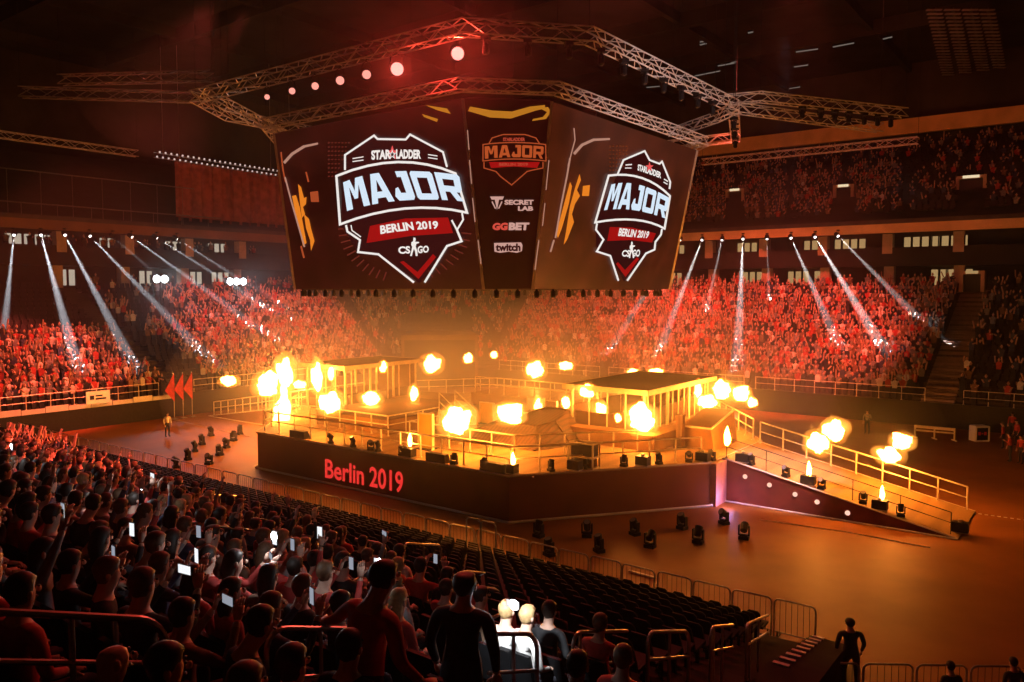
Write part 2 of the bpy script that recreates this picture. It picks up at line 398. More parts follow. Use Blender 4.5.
q = bil((325, 458.5), (403, 472), (325, 478), (403, 493.5), lambda x, y: on_n(x, y, 26.96))
vs, fs = text('Berlin 2019', q, 0.02)
m = MB(); m.add([stage_local(p) for p in vs], fs); m.build('lettering', M_REDTXT, stage)
# raised floors on the stage
def block(name, label, cat, poly, z0, z1, mt, extra=None):
    c = (sum(p[0] for p in poly) / len(poly), sum(p[1] for p in poly) / len(poly))
    t = thing(name, label, cat, P(c[0], c[1], z0), TH)
    m = MB(); m.prism(poly, z0, z1 - .06); m.build('side', extra or mt, t, xf=lambda u, n, z: (u - c[0], n - c[1], z - z0))
    m = MB(); m.prism(shrink(poly, -0.04), z1 - .06, z1); m.build('top', mt, t, xf=lambda u, n, z: (u - c[0], n - c[1], z - z0))
    return t
def rect(u0, u1, n0, n1): return [(u0, n0), (u1, n0), (u1, n1), (u0, n1)]
block('raised_platform', 'brown raised platform behind the railing left of the stage lettering', 'platform', rect(-37.4, -31.4, 30.6, 38.0), DZ, DZ + 0.85, M_BROWN, M_OCHRE)
block('raised_platform', 'tan platform under the slatted booth beside the ramp', 'platform', rect(-24.2, -17.6, 35.0, 44.6), DZ, DZ + 0.8, M_OCHRE, M_OCHRE)
block('raised_platform', 'tan platform standing right in front of the far open booth', 'platform', rect(-39.2, -36.4, 38.6, 42.2), DZ, DZ + 0.6, M_OCHRE)
block('raised_platform', 'ochre back platform between the two booths', 'platform', rect(-35.5, -25.0, 42.6, 47.4), DZ, DZ + 0.8, M_DECK, M_OCHRE)
# the plank mound in the middle
t = thing('plank_mound', 'low sloping mound clad in brown planks in the middle of the stage', 'stage set', P(-24.6, 33.6, DZ), TH)
m = MB(); base = [(-3.6, -1.9), (2.2, -1.9), (2.9, 0.4), (2.6, 3.2), (-1.5, 3.4), (-3.9, 0.6)]
top = [(-1.2, -0.4), (1.2, -0.3), (1.7, 0.7), (1.5, 2.2), (0.2, 2.4), (-1.0, 0.9)]
m.add([(x, y, 0) for x, y in base] + [(x, y, 0.95 + 0.22 * y) for x, y in top], [tuple(range(6))[::-1], tuple(range(6, 12))] + [(i, (i + 1) % 6, 6 + (i + 1) % 6, 6 + i) for i in range(6)])
m.build('cladding', M_MOUND, t)
m = MB()
for i in range(6):
    a, b = base[i], top[i]; m.bar((a[0], a[1], 0.05), (b[0], b[1], 1.0 + .22 * b[1]), 0.12, 0.08)
for i in range(6):
    a, b = top[i], top[(i + 1) % 6]; m.bar((a[0], a[1], 1.0 + .22 * a[1]), (b[0], b[1], 1.0 + .22 * b[1]), 0.12, 0.08)
m.build('edge_boards', M_ROOF, t)
# booths
def booth(label, u0, u1, n0, n1, zf, zr, mirror):
    cu, cn = (u0 + u1) / 2, (n0 + n1) / 2; hu, hn = (u1 - u0) / 2, (n1 - n0) / 2
    t = thing('player_booth', label, 'booth', P(cu, cn, zf), TH)
    H = zr - zf
    m = MB(); m.box(-hu - .35, hu + .35, -hn - .35, hn + .35, H - .18, H); m.build('roof', M_ROOF, t)
    m = MB(); m.box(-hu - .4, hu + .4, -hn - .4, -hn - .35, H - .24, H + .03); m.box(hu + .35, hu + .4, -hn - .4, hn + .4, H - .24, H + .03)
    m.box(-hu - .4, -hu - .35, -hn - .4, hn + .4, H - .24, H + .03); m.box(-hu - .4, hu + .4, hn + .35, hn + .4, H - .24, H + .03); m.build('fascia', M_FRAME, t)
    for sx in (-1, 1):
        for sy in (-1, -0.33, 0.33, 1):
            m = MB(); m.cbox((sx * hu, sy * hn, (H - .18) / 2), (.12, .12, H - .18)); m.build('post', M_FRAME, t)
    ns = 11 if mirror > 0 else 6
    for k in range(ns):
        y = -hn + (k + .5) * 2 * hn / ns
        m = MB(); m.cbox((hu, y, (H - .18) / 2), (.05, .07, H - .18)); m.build('slat', M_FRAME, t)
    m = MB(); m.box(-hu, hu, hn - .06, hn, 0, H - .18); m.build('back_panel', M_BROWN, t)
    m = MB(); m.box(-hu, -hu + .06, -hn, hn, 0, 1.0); m.build('side_panel', M_BROWN, t)
    m = MB(); m.box(hu - .3, hu - .25, -hn, hn, 0, .95); m.build('counter_front', M_BROWN, t)
    m = MB(); m.box(hu - .9, hu - .2, -hn + .2, hn - .2, .95, 1.02); m.build('counter_top', M_ROOF, t)
    m = MB(); m.box(-hu + .2, hu - .2, -hn - .02, -hn + .04, 0, .7); m.build('front_panel', M_BROWN, t)
    for k in range(3):
        x = -hu + (k + 1) * 2 * hu / 4
        m = MB(); m.cbox((x, -hn, (H - .18) / 2), (.07, .07, H - .18)); m.build('mullion', M_FRAME, t)
    return t
booth('dark-roofed slatted booth at the ramp end of the stage', -22.9, -18.6, 35.9, 43.7, DZ + .8, 5.0, 1)
booth('dark-roofed open booth at the far end of the stage above the big flames', -43.3, -39.5, 34.7, 41.2, DZ, 5.1, -1)
# wedge box, dark pillar and upright panels on the stage
t = thing('wedge_box', 'tan wedge-shaped box standing beside the ramp entrance', 'stage set', P(-16.3, 38.6, DZ), TH)
m = MB(); m.hexa([(-.9, -1.5, 0), (.9, -1.5, 0), (.9, 1.5, 0), (-.9, 1.5, 0), (-.9, -1.5, 1.05), (.7, -1.5, 1.05), (.7, 1.5, 1.65), (-.9, 1.5, 1.65)]); m.build('body', M_OCHRE, t)
m = MB(); m.bar((.72, -1.5, 1.07), (.72, 1.5, 1.67), .08); m.bar((-.9, -1.5, 1.07), (.72, -1.5, 1.07), .08); m.build('edge_strip', M_FRAME, t)
t = thing('pillar', 'dark brown pillar between the wedge box and the slatted booth', 'stage set', P(-17.1, 36.9, DZ), TH)
m = MB(); m.cbox((0, 0, .8), (.34, .34, 1.6)); m.build('shaft', M_ROOF, t); m = MB(); m.cbox((0, 0, .04), (.5, .5, .08)); m.cbox((0, 0, 1.63), (.42, .42, .06)); m.build('collar', M_ROOF, t)
def panel(label, px, py, z, w, h, mt):
    p = on_z(px, py, z); u, n, _ = UN(p)
    t = thing('upright_panel', label, 'panel', p, TH)
    m = MB(); m.box(-w / 2, w / 2, -.05, .05, 0, h); m.build('board', mt, t)
    m = MB(); m.box(-w / 2 - .05, -w / 2, -.08, .08, 0, h + .05); m.box(w / 2, w / 2 + .05, -.08, .08, 0, h + .05); m.box(-w / 2, w / 2, -.08, .08, h, h + .05); m.build('frame', M_FRAME, t)
    m = MB(); m.box(-w / 2, w / 2, -.3, .3, 0, .05); m.build('foot', M_BLACK, t)
panel('bright yellow upright panel on the middle of the stage', 487, 424, DZ, .95, 1.25, M_YEL)
panel('pale upright panel behind the plank mound', 536, 420, DZ, 1.2, 1.35, M_WHITE)
panel('narrow ochre upright panel right beside the pale panel', 551, 421, DZ, .8, 1.2, M_OCHRE)
panel('tall pale panel at the foot of the metal stairs', 426, 449, DZ, .9, 1.75, M_YEL)
# metal stairs at the middle of the stage
t = thing('metal_stairs', 'open metal stairs with handrails at the corner of the brown platform', 'stairs', P(-30.3, 34.2, DZ), TH)
for k in range(6):
    m = MB(); m.cbox((1.5 - .28 * k, 0, .18 + .17 * k), (.3, 1.3, .04)); m.build('tread', M_GALV, t)
for s in (-1, 1):
    m = MB(); m.bar((1.7, s * .68, 0), (0, s * .68, 1.1), .06, .16); m.build('stringer', M_GALV, t)
    m = MB(); m.tube([(1.6, s * .68, .05), (1.6, s * .68, 1.05), (0, s * .68, 2.1), (0, s * .68, 1.0)], .03); m.tube([(1.6, s * .68, .6), (0, s * .68, 1.6)], .025); m.build('handrail', M_RAILW, t)
# railings
def railing(label, pts, step=1.3, h=1.1, mt=M_RAILW, r=.042, mid=(0.55,), group=None, name='railing'):
    o = pts[0]; t = thing(name, label, 'railing', P(*o), TH, group)
    L = lambda p: (p[0] - o[0], p[1] - o[1], p[2] - o[2])
    m = MB(); m.tube([L((p[0], p[1], p[2] + h)) for p in pts], r, 5); m.build('top_rail', mt, t)
    for f in mid:
        m = MB(); m.tube([L((p[0], p[1], p[2] + h * f)) for p in pts], r * .75, 5); m.build('mid_rail', mt, t)
    for i in range(len(pts) - 1):
        a, b = Vector(pts[i]), Vector(pts[i + 1]); k = max(1, round((b - a).length / step))
        for j in range(k + (1 if i == len(pts) - 2 else 0)):
            p = a.lerp(b, j / k); m = MB(); m.tube([L(p), L((p.x, p.y, p.z + h))], r, 5); m.cbox(L((p.x, p.y, p.z + .015)), (.12, .12, .03)); m.build('post', mt, t)
    return t
I = shrink(OCT, 0.35)
Z = lambda p, z=DZ: (p[0], p[1], z)
railing('railing along the front stage edge above the red lettering', [Z(I[0]), Z(I[1])])
railing('railing along the angled stage edge between front corner and ramp', [Z(I[1]), Z((-15.0, 34.6))])
railing('railing along the far long edge of the stage', [Z(I[5]), Z(I[4])])
railing('railing along the far angled edge of the stage behind the slatted booth', [Z(I[4]), Z(I[3])])
railing('railing along the near angled edge at the far end beside the tall flames', [Z(I[7]), Z(I[0])])
railing('railing along the hidden angled edge at the far end of the stage', [Z(I[6]), Z(I[5])])
railing('railing with a right-angled corner around the brown raised platform', [(-37.6, 30.3, DZ), (-31.1, 30.3, DZ), (-31.1, 34.4, DZ)])
railing('inner railing in front of the plank mound', [(-29.0, 29.8, DZ), (-22.2, 29.8, DZ), (-18.2, 34.4, DZ)])
railing('railing along the back platform between the booths', [(-35.3, 42.8, DZ + .8), (-25.2, 42.8, DZ + .8)])
# ramps
def ramp(u0, u1, name, label, seen):
    t = thing('stage_ramp', label, 'ramp', P(u0, 38.45, 0), TH); L = u1 - u0
    m = MB(); m.hexa([(0, -2.45, DZ - .02), (L, -2.45, .0), (L, 2.45, .0), (0, 2.45, DZ - .02), (0, -2.45, DZ), (L, -2.45, .06), (L, 2.45, .06), (0, 2.45, DZ)]) ; m.build('deck', M_DECK, t)
    for s in (-1, 1):
        m = MB(); y0, y1 = (-2.45, -2.37) if s < 0 else (2.37, 2.45)
        m.add([(0, y0, 0), (L, y0, 0), (0, y0, DZ - .03), (0, y1, 0), (L, y1, 0), (0, y1, DZ - .03)], [(0, 1, 2), (3, 5, 4), (0, 3, 4, 1), (1, 4, 5, 2), (2, 5, 3, 0)])
        m.build('side_skirt', M_RAMPS, t)
        m = MB(); m.tube([(0, s * 2.47, DZ), (L, s * 2.47, .04)], .04, 5); m.build('edge_trim', M_TRIM, t)
        m = MB(); m.tube([(0, s * 2.55, .04), (L, s * 2.55, .04)], .04, 5); m.build('base_trim', M_TRIM, t)
    return t
rmp = ramp(-14.6, -4.6, 'r', 'long ramp with brown side and round pink lamps leading down from the stage', True)
for px, py in ((745, 476.6), (769.4, 485), (795, 494.4), (817, 502), (847.5, 513)):
    u, n, z = UN(on_n(px, py, 35.98)); m = MB()
    m.lathe([(.0, -.02), (.1, -.02), (.11, 0), (.11, .03)], (u + 14.6, -2.48, z), 10, 'y'); m.build('lamp', M_PINKLAMP, rmp)
lr = ramp(-43.9, -57.0, 'l', 'ramp running down from the far end of the stage beside the big flames', True)
for k in range(3):
    m = MB(); m.lathe([(.0, -.02), (.1, -.02), (.11, 0), (.11, .03)], (-3.5 + k * 1.2, -2.48, .55), 10, 'y'); m.build('lamp', M_PINKLAMP, lr)
rz = lambda u: DZ * (-4.6 - u) / 10.0
def rr(n, u0, u1, f): return [(u0, n, f(u0)), (u1, n, f(u1))]
railing('far-side railing of the long ramp, reaching the ramp foot', rr(40.7, -14.4, -4.9, rz), 1.28, 1.1)
railing('dark near-side railing of the long ramp above the pink lamps', rr(36.2, -14.4, -4.9, rz), 1.9, 0.95, M_BLACK, .02)
lz = lambda u: DZ * (u + 57.0) / 13.1
railing('near-side railing of the ramp at the far end of the stage', rr(36.2, -56.7, -44.2, lz), .95, 1.1)
railing('far-side railing of the ramp at the far end of the stage', rr(40.7, -56.7, -44.2, lz), .95, 1.1)
# rack case on the front edge
p = on_n(561, 466, 31.0); 
t = thing('equipment_rack', 'open pale-framed equipment rack on the stage edge below the plank mound', 'rack', P(-18.6, 30.2, DZ), TH)
m = MB()
for x in (-.6, .6):
    for y in (-.3, .3): m.bar((x, y, 0), (x, y, 1.15), .06)
for z in (.03, .5, 1.12):
    for y in (-.3, .3): m.bar((-.6, y, z), (.6, y, z), .06)
    for x in (-.6, .6): m.bar((x, -.3, z), (x, .3, z), .06)
m.build('frame', M_FRAME, t); m = MB(); m.box(-.55, .55, -.25, .25, .55, 1.05); m.build('amplifier', M_BLACK, t); m = MB(); m.box(-.5, .5, -.25, .25, .06, .4); m.build('crate', M_BROWN, t)
# ------------------------------------------------------------------ moving heads and flame machines
def head_proto(label, group, s=1.0, tilt=0.6):
    t = thing('moving_head_light', label, 'stage light', (0, 0, 0), 0, group)
    m = MB(); m.prism([(-.2 * s, -.16 * s), (.2 * s, -.16 * s), (.2 * s, .16 * s), (-.2 * s, .16 * s)], 0, .14 * s); m.cbox((0, 0, .16 * s), (.3 * s, .24 * s, .05 * s)); m.build('base', M_BLACK, t)
    m = MB()
    for sx in (-1, 1): m.cbox((sx * .2 * s, 0, .36 * s), (.05 * s, .16 * s, .4 * s))
    m.cbox((0, 0, .19 * s), (.42 * s, .16 * s, .05 * s)); m.build('yoke', M_BLACK, t)
    ca, sa = math.cos(tilt), math.sin(tilt)
    rot = lambda x, y, z: (x, y * ca - z * sa, .46 * s + y * sa + z * ca)
    m = MB(); m.lathe([(.09 * s, -.2 * s), (.14 * s, -.16 * s), (.15 * s, .02 * s), (.16 * s, .2 * s), (.15 * s, .22 * s)], (0, 0, 0), 10); h = m.build('lamp_head', M_BLACK, t, xf=rot)
    m = MB(); m.lathe([(.13 * s, .215 * s), (.13 * s, .235 * s)], (0, 0, 0), 10); m.build('lens', M_LENSOFF, h, xf=rot)
    return t
MH = [None]
def moving_head(p, rz, label, group, tilt=None):
    k = R.randrange(3)
    if MH[0] is None: MH[0] = {}
    if k not in MH[0]: o = MH[0][k] = head_proto(label, group, 1.0, (0.5, -0.3, 1.0)[k])
    else: o = copy_tree(MH[0][k])
    o.location = p; o.rotation_euler = (0, 0, rz); o['label'] = label; o['group'] = group
    if p[2] > .05: o.scale = (.78,) * 3
    return o
for i, (px, py) in enumerate(((538.6, 537), (587, 537), (634.7, 535), (682, 529), (724, 524))):
    moving_head(on_z(px, py, 0), TH + R.uniform(-.5, .5), 'black moving-head floor light, %s from left in the row nearest the stage front' % nth(i + 1), 'moving lights on the floor before the stage')
for i, (px, py) in enumerate(((549, 555.6), (599, 552), (650, 547.5), (698, 543), (744, 539))):
    moving_head(on_z(px, py, 0), TH + PI + R.uniform(-.5, .5), 'black moving-head floor light, %s from left in the row nearest the barriers' % nth(i + 1), 'moving lights on the floor before the stage')
for i, (px, py) in enumerate(((209, 464.5), (219.5, 455.5), (226.5, 448), (233.5, 441), (240, 434.5))):
    moving_head(on_z(px, py, 0), TH + R.uniform(-.4, .4), 'black moving-head light off the far stage end, %s away in the inner row' % nth(i + 1), 'moving lights off the far end of the stage')
for i, (px, py) in enumerate(((176, 468), (188, 460), (195, 451.6), (202, 444.6), (211, 436))):
    moving_head(on_z(px, py, 0), TH + R.uniform(-.4, .4), 'black moving-head light off the far stage end, %s away in the outer row' % nth(i + 1), 'moving lights off the far end of the stage')
E1 = Vector((I[1][0], I[1][1])); 
def on_edge(px, k):                        # a spot along a stage edge, seen at image column px
    if k == 'AB': u, n, z = UN(on_n(px, 460, 27.12)); return P(u, n, DZ)
    if k == 'BC':
        nn = P(0.799, -0.602, 0).normalized(); a = P(-20.4, 27, 0) - nn * 0.14
        p = hit(px, 460, a, nn); return Vector((p.x, p.y, DZ))
    if k == 'R': u, n, z = UN(on_n(px, 470, 36.2)); return P(u, n, rz(u) + .06)
for i, (px, k) in enumerate(((331, 'AB'), (353, 'AB'), (371, 'AB'), (378, 'AB'), (402, 'AB'), (454, 'AB'), (484, 'AB'))):
    moving_head(on_edge(px, k), TH + R.uniform(-.6, .6), 'black moving-head light on the front stage edge, %s from its far end' % nth(i + 1), 'moving lights along the stage front')
for i, px in enumerate((551, 587, 624, 659, 689, 712)):
    moving_head(on_edge(px, 'BC'), TH + R.uniform(-.6, .6), 'black moving-head light on the angled stage edge, %s from the front corner' % nth(i + 1), 'moving lights along the angled stage edge')
for i, px in enumerate((751, 786, 822, 864, 902)):
    moving_head(on_edge(px, 'R'), TH + R.uniform(-.6, .6), 'black moving-head light on the ramp edge, %s down from the stage' % nth(i + 1), 'moving lights along the ramp')
FM = []
def flame_box(p, w, label, rz=TH):
    if not FM:
        t = thing('flame_machine', label, 'flame machine', p, rz, 'flame machines')
        m = MB(); m.box(-.3, .3, -.2, .2, 0.03, .42); m.build('case', M_BLACK, t)
        m = MB(); m.lathe([(.09, .42), (.09, .5), (.05, .52)], seg=10); m.build('nozzle', M_STEEL, t)
        m = MB(); m.box(-.32, .32, -.22, .22, 0, .03); m.build('base_plate', M_STEEL, t)
        m = MB(); m.tube([(-.32, 0, .3), (-.37, 0, .3), (-.37, 0, .2), (-.32, 0, .2)], .015, 5); m.build('handle', M_STEEL, t); FM.append(t); o = t
    else: o = copy_tree(FM[0])
    o.location = p; o.rotation_euler = (0, 0, rz); o['label'] = label; return o
flame_box(on_edge(409, 'AB'), 0, 'dark flame machine with a thin jet on the stage front below the metal stairs')
flame_box(on_edge(512, 'AB') if False else P(-20.55, 27.3, DZ), 0, 'dark flame machine with a thin jet at the front corner of the stage')
flame_box(on_edge(643, 'BC'), 0, 'dark flame machine on the angled stage edge below the slatted booth')
flame_box(on_edge(575, 'BC'), 0, 'dark flame machine on the angled stage edge right beside the equipment rack')
flame_box(on_edge(703, 'BC'), 0, 'dark flame machine on the angled stage edge closest to the ramp')
flame_box(on_edge(742.6, 'R'), 0, 'dark flame machine at the top of the ramp')
flame_box(on_edge(808.6, 'R'), 0, 'dark flame machine with a bright jet halfway up the ramp')
flame_box(on_edge(881, 'R'), 0, 'dark flame machine with a short jet lower down the ramp')
flame_box(P(*UN(on_z(960, 533, .06))[:2], .1), 0, 'dark flame machine at the foot of the ramp')
def monitor(p, label):
    t = thing('stage_monitor', label, 'speaker', p, TH, 'wedge speakers on the stage front')
    m = MB(); m.hexa([(-.6, -.2, 0), (.6, -.2, 0), (.6, .25, 0), (-.6, .25, 0), (-.6, -.2, .4), (.6, -.2, .4), (.6, .05, .42), (-.6, .05, .42)]); m.build('cabinet', M_BLACK, t)
    m = MB(); m.hexa([(-.56, .07, .4), (.56, .07, .4), (.56, .26, .03), (-.56, .26, .03), (-.56, .09, .41), (.56, .09, .41), (.56, .28, .04), (-.56, .28, .04)]); m.build('grille', M_LENSOFF, t)
monitor(on_edge(300, 'AB'), 'long dark wedge speaker at the far end of the stage front')
monitor(on_edge(438, 'AB'), 'long dark wedge speaker on the stage front below the big middle fireball')
monitor(on_edge(495, 'AB'), 'long dark wedge speaker on the stage front next to the corner')
# ------------------------------------------------------------------ flames
def flame_mat(name, c1, c2, s, pw=1.0, amax=1.6):
    m = bpy.data.materials.new(name); m.use_nodes = True; nt = m.node_tree; nt.nodes.clear()
    o = nt.nodes.new('ShaderNodeOutputMaterial'); e = nt.nodes.new('ShaderNodeEmission'); tr = nt.nodes.new('ShaderNodeBsdfTransparent'); mx = nt.nodes.new('ShaderNodeMixShader')
    lw = nt.nodes.new('ShaderNodeLayerWeight'); lw.inputs['Blend'].default_value = 0.5
    def mt(op, a, b):
        q = nt.nodes.new('ShaderNodeMath'); q.operation = op; q.use_clamp = True
        if isinstance(a, (int, float)): q.inputs[0].default_value = a
        else: nt.links.new(a, q.inputs[0])
        q.inputs[1].default_value = b; return q.outputs[0]
    sb = nt.nodes.new('ShaderNodeMath'); sb.operation = 'SUBTRACT'; sb.inputs[0].default_value = 1.0; nt.links.new(lw.outputs['Facing'], sb.inputs[1])
    th = mt('MULTIPLY', mt('POWER', sb.outputs[0], pw), amax)     # the gas is thickest through its middle
    rc = nt.nodes.new('ShaderNodeValToRGB'); rc.color_ramp.elements[0].color = (*c1, 1); rc.color_ramp.elements[1].color = (*c2, 1); rc.color_ramp.elements[1].position = .9
    nt.links.new(lw.outputs['Facing'], rc.inputs[0])
    nt.links.new(rc.outputs[0], e.inputs[0]); e.inputs[1].default_value = s
    nt.links.new(th, mx.inputs[0]); nt.links.new(tr.outputs[0], mx.inputs[1]); nt.links.new(e.outputs[0], mx.inputs[2]); nt.links.new(mx.outputs[0], o.inputs[0])
    if amax < 1: m.cycles.emission_sampling = 'NONE'
    return m
FLS = globals().get('FLS', 125.0)
M_FLAME = flame_mat('fire', (1.0, 0.33, 0.045), (1.0, 0.23, 0.02), FLS)
M_FLAMEO = flame_mat('fire_outer', (1.0, .42, .06), (1.0, .28, .02), 2.6, 2.2, .5)
def flame_mesh(seed, kind):
    bm = bmesh.new(); bmesh.ops.create_icosphere(bm, subdivisions=3, radius=1)
    off = Vector((seed * 3.1, seed * 1.7, seed * .9))
    for v in bm.verts:
        c = v.co.copy(); k = 1 + .45 * noise.noise(c * 1.6 + off) + .3 * noise.noise(c * 3.6 + off)
        if kind == 'outer': k = 1 + .25 * noise.noise(c * 1.3 + off)
        v.co = c * k
        if kind == 'jet':
            h = (c.z + 1) / 2; w = .24 * (1 - h) ** .6 + .06; v.co = Vector((c.x * w * k, c.y * w * k, h * 2.0 + .08 * noise.noise(c * 4 + off)))
        elif kind == 'ball': v.co.z *= 1.0 if c.z < 0 else 1.15
    me = bpy.data.meshes.new('flame'); bm.to_mesh(me); bm.free(); me.materials.append(M_FLAME)
    me.polygons.foreach_set('use_smooth', [True] * len(me.polygons)); return me
FMESH = {('ball', i): flame_mesh(i, 'ball') for i in range(5)}; FMESH.update({('jet', i): flame_mesh(i, 'jet') for i in range(3)})
OUTER = flame_mesh(11, 'outer'); OUTER.materials[0] = M_FLAMEO
def flame(px, py, r, plane, label, sx=1.0, sz=1.0, kind='ball', group='fireballs over the stage'):
    k, val = plane
    p = on_n(px, py, val) if k == 'n' else on_u(px, py, val)
    zc = proj(p)[2]; s = r * zc / FOC
    o = link('flame', FMESH[(kind, R.randrange(5 if kind == 'ball' else 3))])
    o.location = p; o.rotation_euler = (0, 0, R.uniform(0, 6)); o.scale = (s * sx, s * sx, s * sz)
    tag(o, label, 'flame', group)
    if kind == 'ball': h = link('outer_flame', OUTER, o); h.scale = (1.75,) * 3
    return o
F = [(432, 364, 7.5, ('n', 48.6), 'round fireball beyond the stage, just right of the far booth roof'), (468, 358.5, 4, ('n', 52), 'small fireball in front of the corner tunnel'),
     (494, 355, 3, ('n', 54), 'smallest fireball hanging right of the corner tunnel'), (535, 370, 7.5, ('n', 48.6), 'round fireball over the middle of the far stage railing'),
     (566, 366, 5, ('n', 50), 'flat fireball beyond the stage left of the slatted booth roof', 1.3, .7), (330, 403, 9.5, ('n', 28.3), 'round fireball above the stage front left of the lettering'),
     (371, 399, 6.5, ('n', 33.5), 'ragged fireball over the brown raised platform', 1.2, .9), (414, 394, 4.5, ('n', 36), 'pointed flame beside the metal stairs', .8, 1.4),
     (457, 421, 12.5, ('n', 28.3), 'largest round fireball above the stage front right of the metal stairs'), (510, 414, 9.5, ('n', 31), 'wide fireball left of the plank mound', 1.2, .9),
     (229, 381, 5.5, ('u', -50), 'oval fireball over the ramp at the far end', 1.2, .8), (268, 385, 10, ('n', 34.0), 'big fireball beside the near angled edge at the far end'),
     (285, 374, 9, ('n', 35.5), 'tall fireball right behind the biggest flame column', .8, 1.5), (282, 420, 9, ('n', 30.4), 'tall flame column rising from the stage end left of the railings', .95, 2.0),
     (284, 396, 4.5, ('n', 31), 'narrow flame on top of the tall flame column', .8, 2.0), (300, 385, 4, ('n', 36), 'small flame left of the far booth', 1.4, .8),
     (317, 377, 7, ('u', -40.2), 'flame burning inside the far booth near its end', .7, 1.7), (331, 374, 3.5, ('u', -40.2), 'slim flame inside the far booth, right of the taller one', .8, 1.6),
     (383, 367, 3.5, ('u', -39.2), 'small flame under the sloping roof edge of the far booth', .9, 1.3),
     (587, 391, 6.5, ('u', -21.9), 'flame at the end wall of the slatted booth just under its roof', 1.1, .9), (601, 412, 5, ('u', -22.4), 'flame behind the plank mound in front of the slatted booth', .9, 1.5),
     (642, 419, 11.5, ('n', 35.0), 'biggest fireball in front of the slatted booth'), (618, 418, 3, ('n', 34.6), 'small teardrop flame left of the fireball at the slatted booth', .9, 1.2),
     (566, 403, 4, ('n', 40), 'small pointed flame just above the plank mound', .9, 1.3), (698, 390, 4, ('n', 42), 'narrow upright flame at the corner post of the slatted booth', .8, 1.8),
     (707, 402, 7, ('n', 41.4), 'slanting flame between the slatted booth and the ramp', 1.2, .9), (722, 391, 8, ('n', 41.8), 'round fireball above the top of the ramp, left of a pair'),
     (741, 394, 6.5, ('n', 41.8), 'round fireball above the top of the ramp, right of a pair', 1.1, 1), (752, 402.5, 4, ('n', 41), 'small flame trailing right of the pair above the ramp', 1, 1),
     (818, 443.5, 9, ('n', 36.2), 'lower fireball above the middle of the ramp'), (834, 430.5, 9, ('n', 36.6), 'upper fireball above the middle of the ramp'),
     (902, 441.5, 7.5, ('n', 40.2), 'upper ragged fireball beyond the lower ramp', 1.1, .9), (889, 455.5, 8, ('n', 39.9), 'lower ragged fireball beyond the lower ramp', 1.2, .85),
     (656, 372, 5, ('n', 46), 'flame behind the slatted booth roof, right of two', 1.3, .6), (633, 372, 4, ('n', 46), 'flame behind the slatted booth roof, left of two', 1.3, .6),
     (538, 409, 4.5, ('n', 36), 'upright flame in front of the pale panel', .8, 1.9)]
for f in F: flame(*f[:5], *(f[5:] or ()))
for px, py, r, pl, lab in ((513, 466, 7, ('n', 27.3), 'thin flame jet rising at the front corner of the stage'), (410, 447, 7, ('n', 27.2), 'thin flame jet rising on the stage front below the metal stairs'),
                           (882, 500, 7.5, ('n', 36.2), 'short flame jet on the lower ramp edge'), (808.6, 477, 8, ('n', 36.2), 'slim flame jet halfway up the ramp edge'), (727, 446, 10, ('n', 36.9), 'tall bright flame jet at the top of the ramp')):
    flame(px, py, r, pl, lab, 1.2, 1.0, 'jet', 'flame jets')
# ------------------------------------------------------------------ hanging video cube
ZB, ZT = 10.05, 17.75
def octo(u0, u1, fu, n0, n1, fn): # flats: fu=(umin,umax) of near/far faces, fn of side faces
    return [(fu[0], n0), (fu[1], n0), (u1, fn[0]), (u1, fn[1]), (fu[1], n1), (fu[0], n1), (u0, fn[1]), (u0, fn[0])]
OB = octo(-38.1, -21.4, (-36.5, -23.0), 28.5, 45.9, (30.1, 44.3))
OT = octo(-36.3, -18.8, (-33.7, -21.4), 25.2, 44.8, (27.8, 42.2))
cube = thing('video_cube', 'huge hanging eight-sided video cube with championship graphics above the stage', 'video screen', P(-28.9, 37.5, ZB), TH)
cl = lambda u, n, z: (u + 28.9, n - 37.5, z - ZB)
def cw(p): u, n, z = UN(p); return cl(u, n, z)
def led(name, col, scale=0.5):
    m = bpy.data.materials.new(name); m.use_nodes = True; nt = m.node_tree; b = nt.nodes['Principled BSDF']
    b.inputs['Base Color'].default_value = (.012, .01, .01, 1); b.inputs['Roughness'].default_value = .5
    tc = nt.nodes.new('ShaderNodeTexCoord'); nz = nt.nodes.new('ShaderNodeTexNoise'); rp = nt.nodes.new('ShaderNodeValToRGB')
    nz.inputs['Scale'].default_value = scale; nz.inputs['Detail'].default_value = 4
    rp.color_ramp.elements[0].color = (*[c * .45 for c in col], 1); rp.color_ramp.elements[1].color = (*[c * 1.3 for c in col], 1)
    rp.color_ramp.elements[0].position = .35; rp.color_ramp.elements[1].position = .7
    nt.links.new(tc.outputs['Object'], nz.inputs['Vector']); nt.links.new(nz.outputs['Fac'], rp.inputs[0]); nt.links.new(rp.outputs[0], b.inputs['Emission Color'])
    b.inputs['Emission Strength'].default_value = 1.0; m.cycles.emission_sampling = 'NONE'; return m
ML = led('screen_dark_red', (0.024, 0.0022, 0.0018)); MR = led('screen_brown', (0.06, 0.009, 0.003)); MC = led('screen_deep_red', (0.011, .0005, .0005))
faces = []
